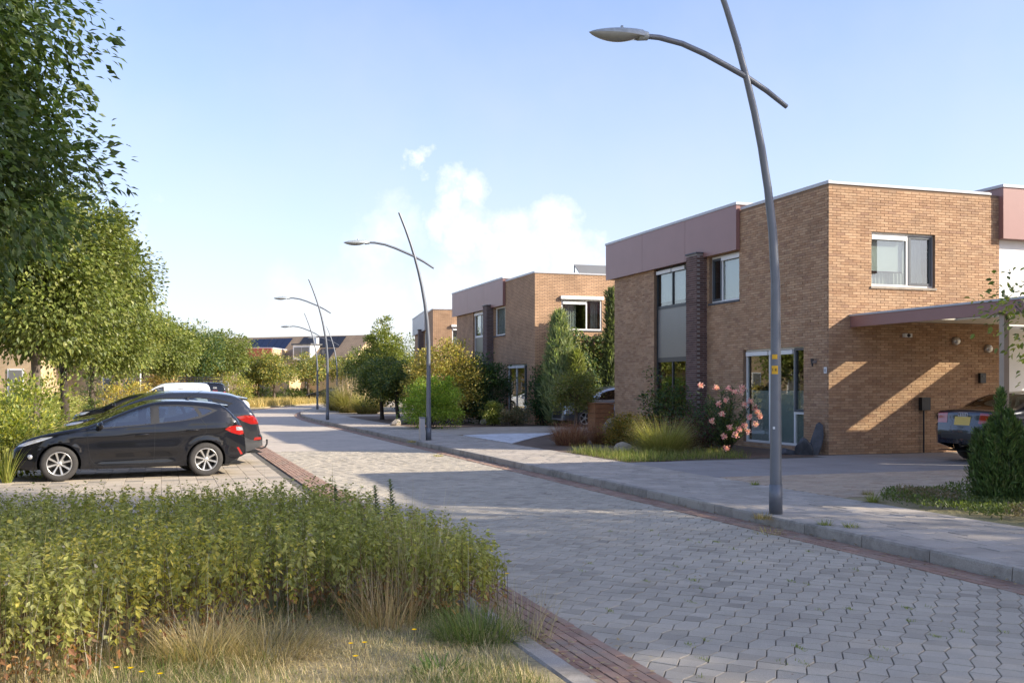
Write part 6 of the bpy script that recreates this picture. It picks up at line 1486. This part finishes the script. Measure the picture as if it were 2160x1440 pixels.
def terrace():
    xl, yl = GD(478, 124); xr, yr = GD(779, 116); L_ = math.hypot(xr - xl, yr - yl); a = math.atan2(yr - yl, xr - xl)
    h = empty('terraced_house', (xl, yl, .1), a); tag(h, 'long terrace with brown tiled roof, dormer and solar panels beyond the bend', 'house')
    RZ, EZ, D_ = 7.3, 3.6, 4.6; m = MB()
    m.box(-10, L_ - .1, -D_ + .3, D_ - .3, -.3, EZ); m.build('wall', M['sand_render'], h)
    m = MB(); m.add([(L_ - .1, -D_ + .3, EZ), (L_ - .1, D_ - .3, EZ), (L_ - .1, 0, RZ - .15), (L_ - .5, -D_ + .3, EZ), (L_ - .5, D_ - .3, EZ), (L_ - .5, 0, RZ - .15)], [(0, 1, 2), (3, 5, 4), (0, 2, 5, 3), (1, 4, 5, 2)]); m.build('gable', M['sand_render'], h)
    m = MB()
    for s in (-1, 1): m.add([(-10, s * D_, EZ - .1), (L_ + .15, s * D_, EZ - .1), (L_ + .15, 0, RZ), (-10, 0, RZ), (-10, s * D_, EZ - .28), (L_ + .15, s * D_, EZ - .28), (L_ + .15, 0, RZ - .18), (-10, 0, RZ - .18)], [(0, 1, 2, 3), (4, 7, 6, 5), (0, 4, 5, 1), (1, 5, 6, 2)])
    roof = m.build('roof', M['roof_tiles'], h); sl = (RZ - EZ + .1) / D_
    def on(x0, x1, t0, t1, name, mat, lift=.06):
        q = MB(); y0, y1 = -D_ * (1 - t0), -D_ * (1 - t1); z0, z1 = EZ - .1 + t0 * (RZ - EZ + .1) + lift, EZ - .1 + t1 * (RZ - EZ + .1) + lift
        q.add([(x0, y0, z0), (x1, y0, z0), (x1, y1, z1), (x0, y1, z1), (x0, y0, z0 - .05), (x1, y0, z0 - .05), (x1, y1, z1 - .05), (x0, y1, z1 - .05)], [(0, 1, 2, 3), (0, 4, 5, 1), (1, 5, 6, 2), (2, 6, 7, 3), (3, 7, 4, 0)]); return q.build(name, M[mat], roof)
    for k in range(3): on(4.0 + k * .95, 4.9 + k * .95, .52, .93, 'solar_panel', 'solar_blue')
    for k in range(3): on(6.9 + k * .95, 7.8 + k * .95, .42, .93, 'solar_panel', 'solar_blue')
    for k in range(6): on(11.2 + k * .95, 12.12 + k * .95, .62, .96, 'solar_panel', 'solar_black')
    for k in range(2): on(14.7 + k * 1.0, 15.65 + k * 1.0, .18, .58, 'solar_panel', 'solar_black')
    m = MB(); m.box(12.0, 14.3, -D_ * .75, -.6, EZ + .9, EZ + 2.55); dm = m.build('dormer', M['white_paint'], h); m = MB(); m.box(11.85, 14.45, -D_ * .78, -.5, EZ + 2.55, EZ + 2.72); m.build('dormer_roof', M['roofing'], dm)
    for k in range(2): m = MB(); m.box(12.15 + k * 1.02, 13.1 + k * 1.02, -D_ * .75 - .03, -D_ * .75 + .02, EZ + 1.2, EZ + 2.3); m.build('pane', M['grey_panel'], dm)
    m = MB(); m.box(13.9, 14.35, -2.3, -1.85, RZ - 1.2, RZ - .3); m.build('chimney', M['white_paint'], roof)
    # ground floor windows
    for x in (-6, -1.5, 3, 7.2, 9.6, 13):
        m = MB(); m.box(x, x + 1.5, -D_ + .22, -D_ + .29, .3, 2.3); w = m.build('window', M['white_paint'], h)
        for k in range(2): m = MB(); m.box(x + .1 + .68 * k, x + .72 + .68 * k, -D_ + .18, -D_ + .21, .42, 2.18); m.build('pane', M['grey_panel'], w)
    m = MB(); m.box(L_ - 9.9, L_ - 5.5, -D_ - 2.6, -D_ + .28, -.3, 2.75); e = m.build('porch', M['sand_render'], h); m = MB(); m.box(L_ - 10, L_ - 5.4, -D_ - 2.7, -D_ + .2, 2.75, 3.0); m.build('porch_roof', M['white_paint'], e)
terrace()
def block(name, label, px, d, w_, dep, h, rz, wall, band=None, wins=()):
    x, y = GD(px, d); o = empty(name, (x, y, .05), rz); tag(o, label, 'house'); m = MB(); m.box(0, w_, 0, dep, -.2, h); m.build('wall', M[wall], o)
    m = MB(); m.box(-.05, w_ + .05, -.05, dep, h, h + .12); m.build('roof_trim', M['trim'], o)
    if band: b0, b1, z0 = band; m = MB(); m.box(b0, b1, -.22, -.005, z0, h + .05); m.build('fascia', M['red_fascia'], o)
    for (a, b, z0, z1) in wins:
        m = MB(); m.box(a, b, -.04, .03, z0, z1); f = m.build('window', M['white_paint'], o); m = MB(); m.box(a + .08, b - .08, -.06, -.045, z0 + .08, z1 - .08); m.build('pane', M['grey_panel'], f)
    return o
block('flat_house', 'sand coloured flat roofed house with an orange red fascia at the bend', 452, 113, 6.4, 8, 5.7, -TH - .06, 'beige_brick', (3.0, 6.3, 4.4), ((2.9, 3.9, 2.6, 4.2), (.4, 1.6, .5, 2.2), (4.6, 6.0, .4, 2.3)))
m = MB(); x, y = GD(537, 111.5); 
pl = empty('brick_pier', (x, y, .05), -TH); tag(pl, 'red brick pier in front of the sand coloured house', 'pier'); m.box(-.3, .3, -.3, .3, -.1, 4.2); m.build('shaft', M['orange_brick'], pl); m = MB(); m.box(-.35, .35, -.35, .35, 4.2, 4.3); m.build('cap', M['concrete'], pl)
block('flat_house', 'orange brick house seen between the trunks above the vans', 300, 112, 3.2, 8, 4.4, -TH, 'orange_brick', (0, 1.0, 1.2), ((1.3, 1.9, 1.0, 2.2),))
block('flat_house', 'beige house behind the trunks of the nearer trees', 196, 88, 4.6, 8, 4.6, -TH + .1, 'beige_brick', None, ((.8, 1.6, .4, 2.3), (2.6, 3.4, .5, 2.3)))
block('flat_house', 'beige house with a white framed window at the left edge', -330, 52, 9.4, 8, 5.0, -TH + .05, 'beige_brick', None, ((8.0, 8.8, .3, 2.5), (1.0, 2.5, .4, 2.4), (4, 5.5, .4, 2.4)))
block('flat_house', 'orange brick house across the street behind the left trees', -700, 46, 12, 8, 5.8, .9, 'orange_brick', (1, 10, 4.5), ((2, 4, .4, 2.3), (6, 8, .4, 2.3), (2, 4, 3, 4.3), (6, 8, 3, 4.3)))
p = GD(296, 66); q = empty('white_pole', (p[0], p[1], .05)); tag(q, 'slim white pole by the trees left of the vans', 'pole'); m = MB(); m.tube([(0, 0, -.05), (0, 0, 2.6)], .05, 8); m.build('shaft', M['white_paint'], q); m = MB(); m.lathe([(0, .05), (.05, .03), (.06, 0)], 8, 'z', (0, 0, 2.6)); m.build('cap', M['white_paint'], q)
# timber fence by the bend
f = empty('timber_fence', (*GD(695, 118), .1), -TH); tag(f, 'pale timber fence behind the tall grasses at the bend', 'fence')
for k in range(22): m = MB(); m.box(k * .32, k * .32 + .29, -.02, .02, 0, 1.7 + .04 * (k % 2)); m.build('board', M['cream_board'], f)
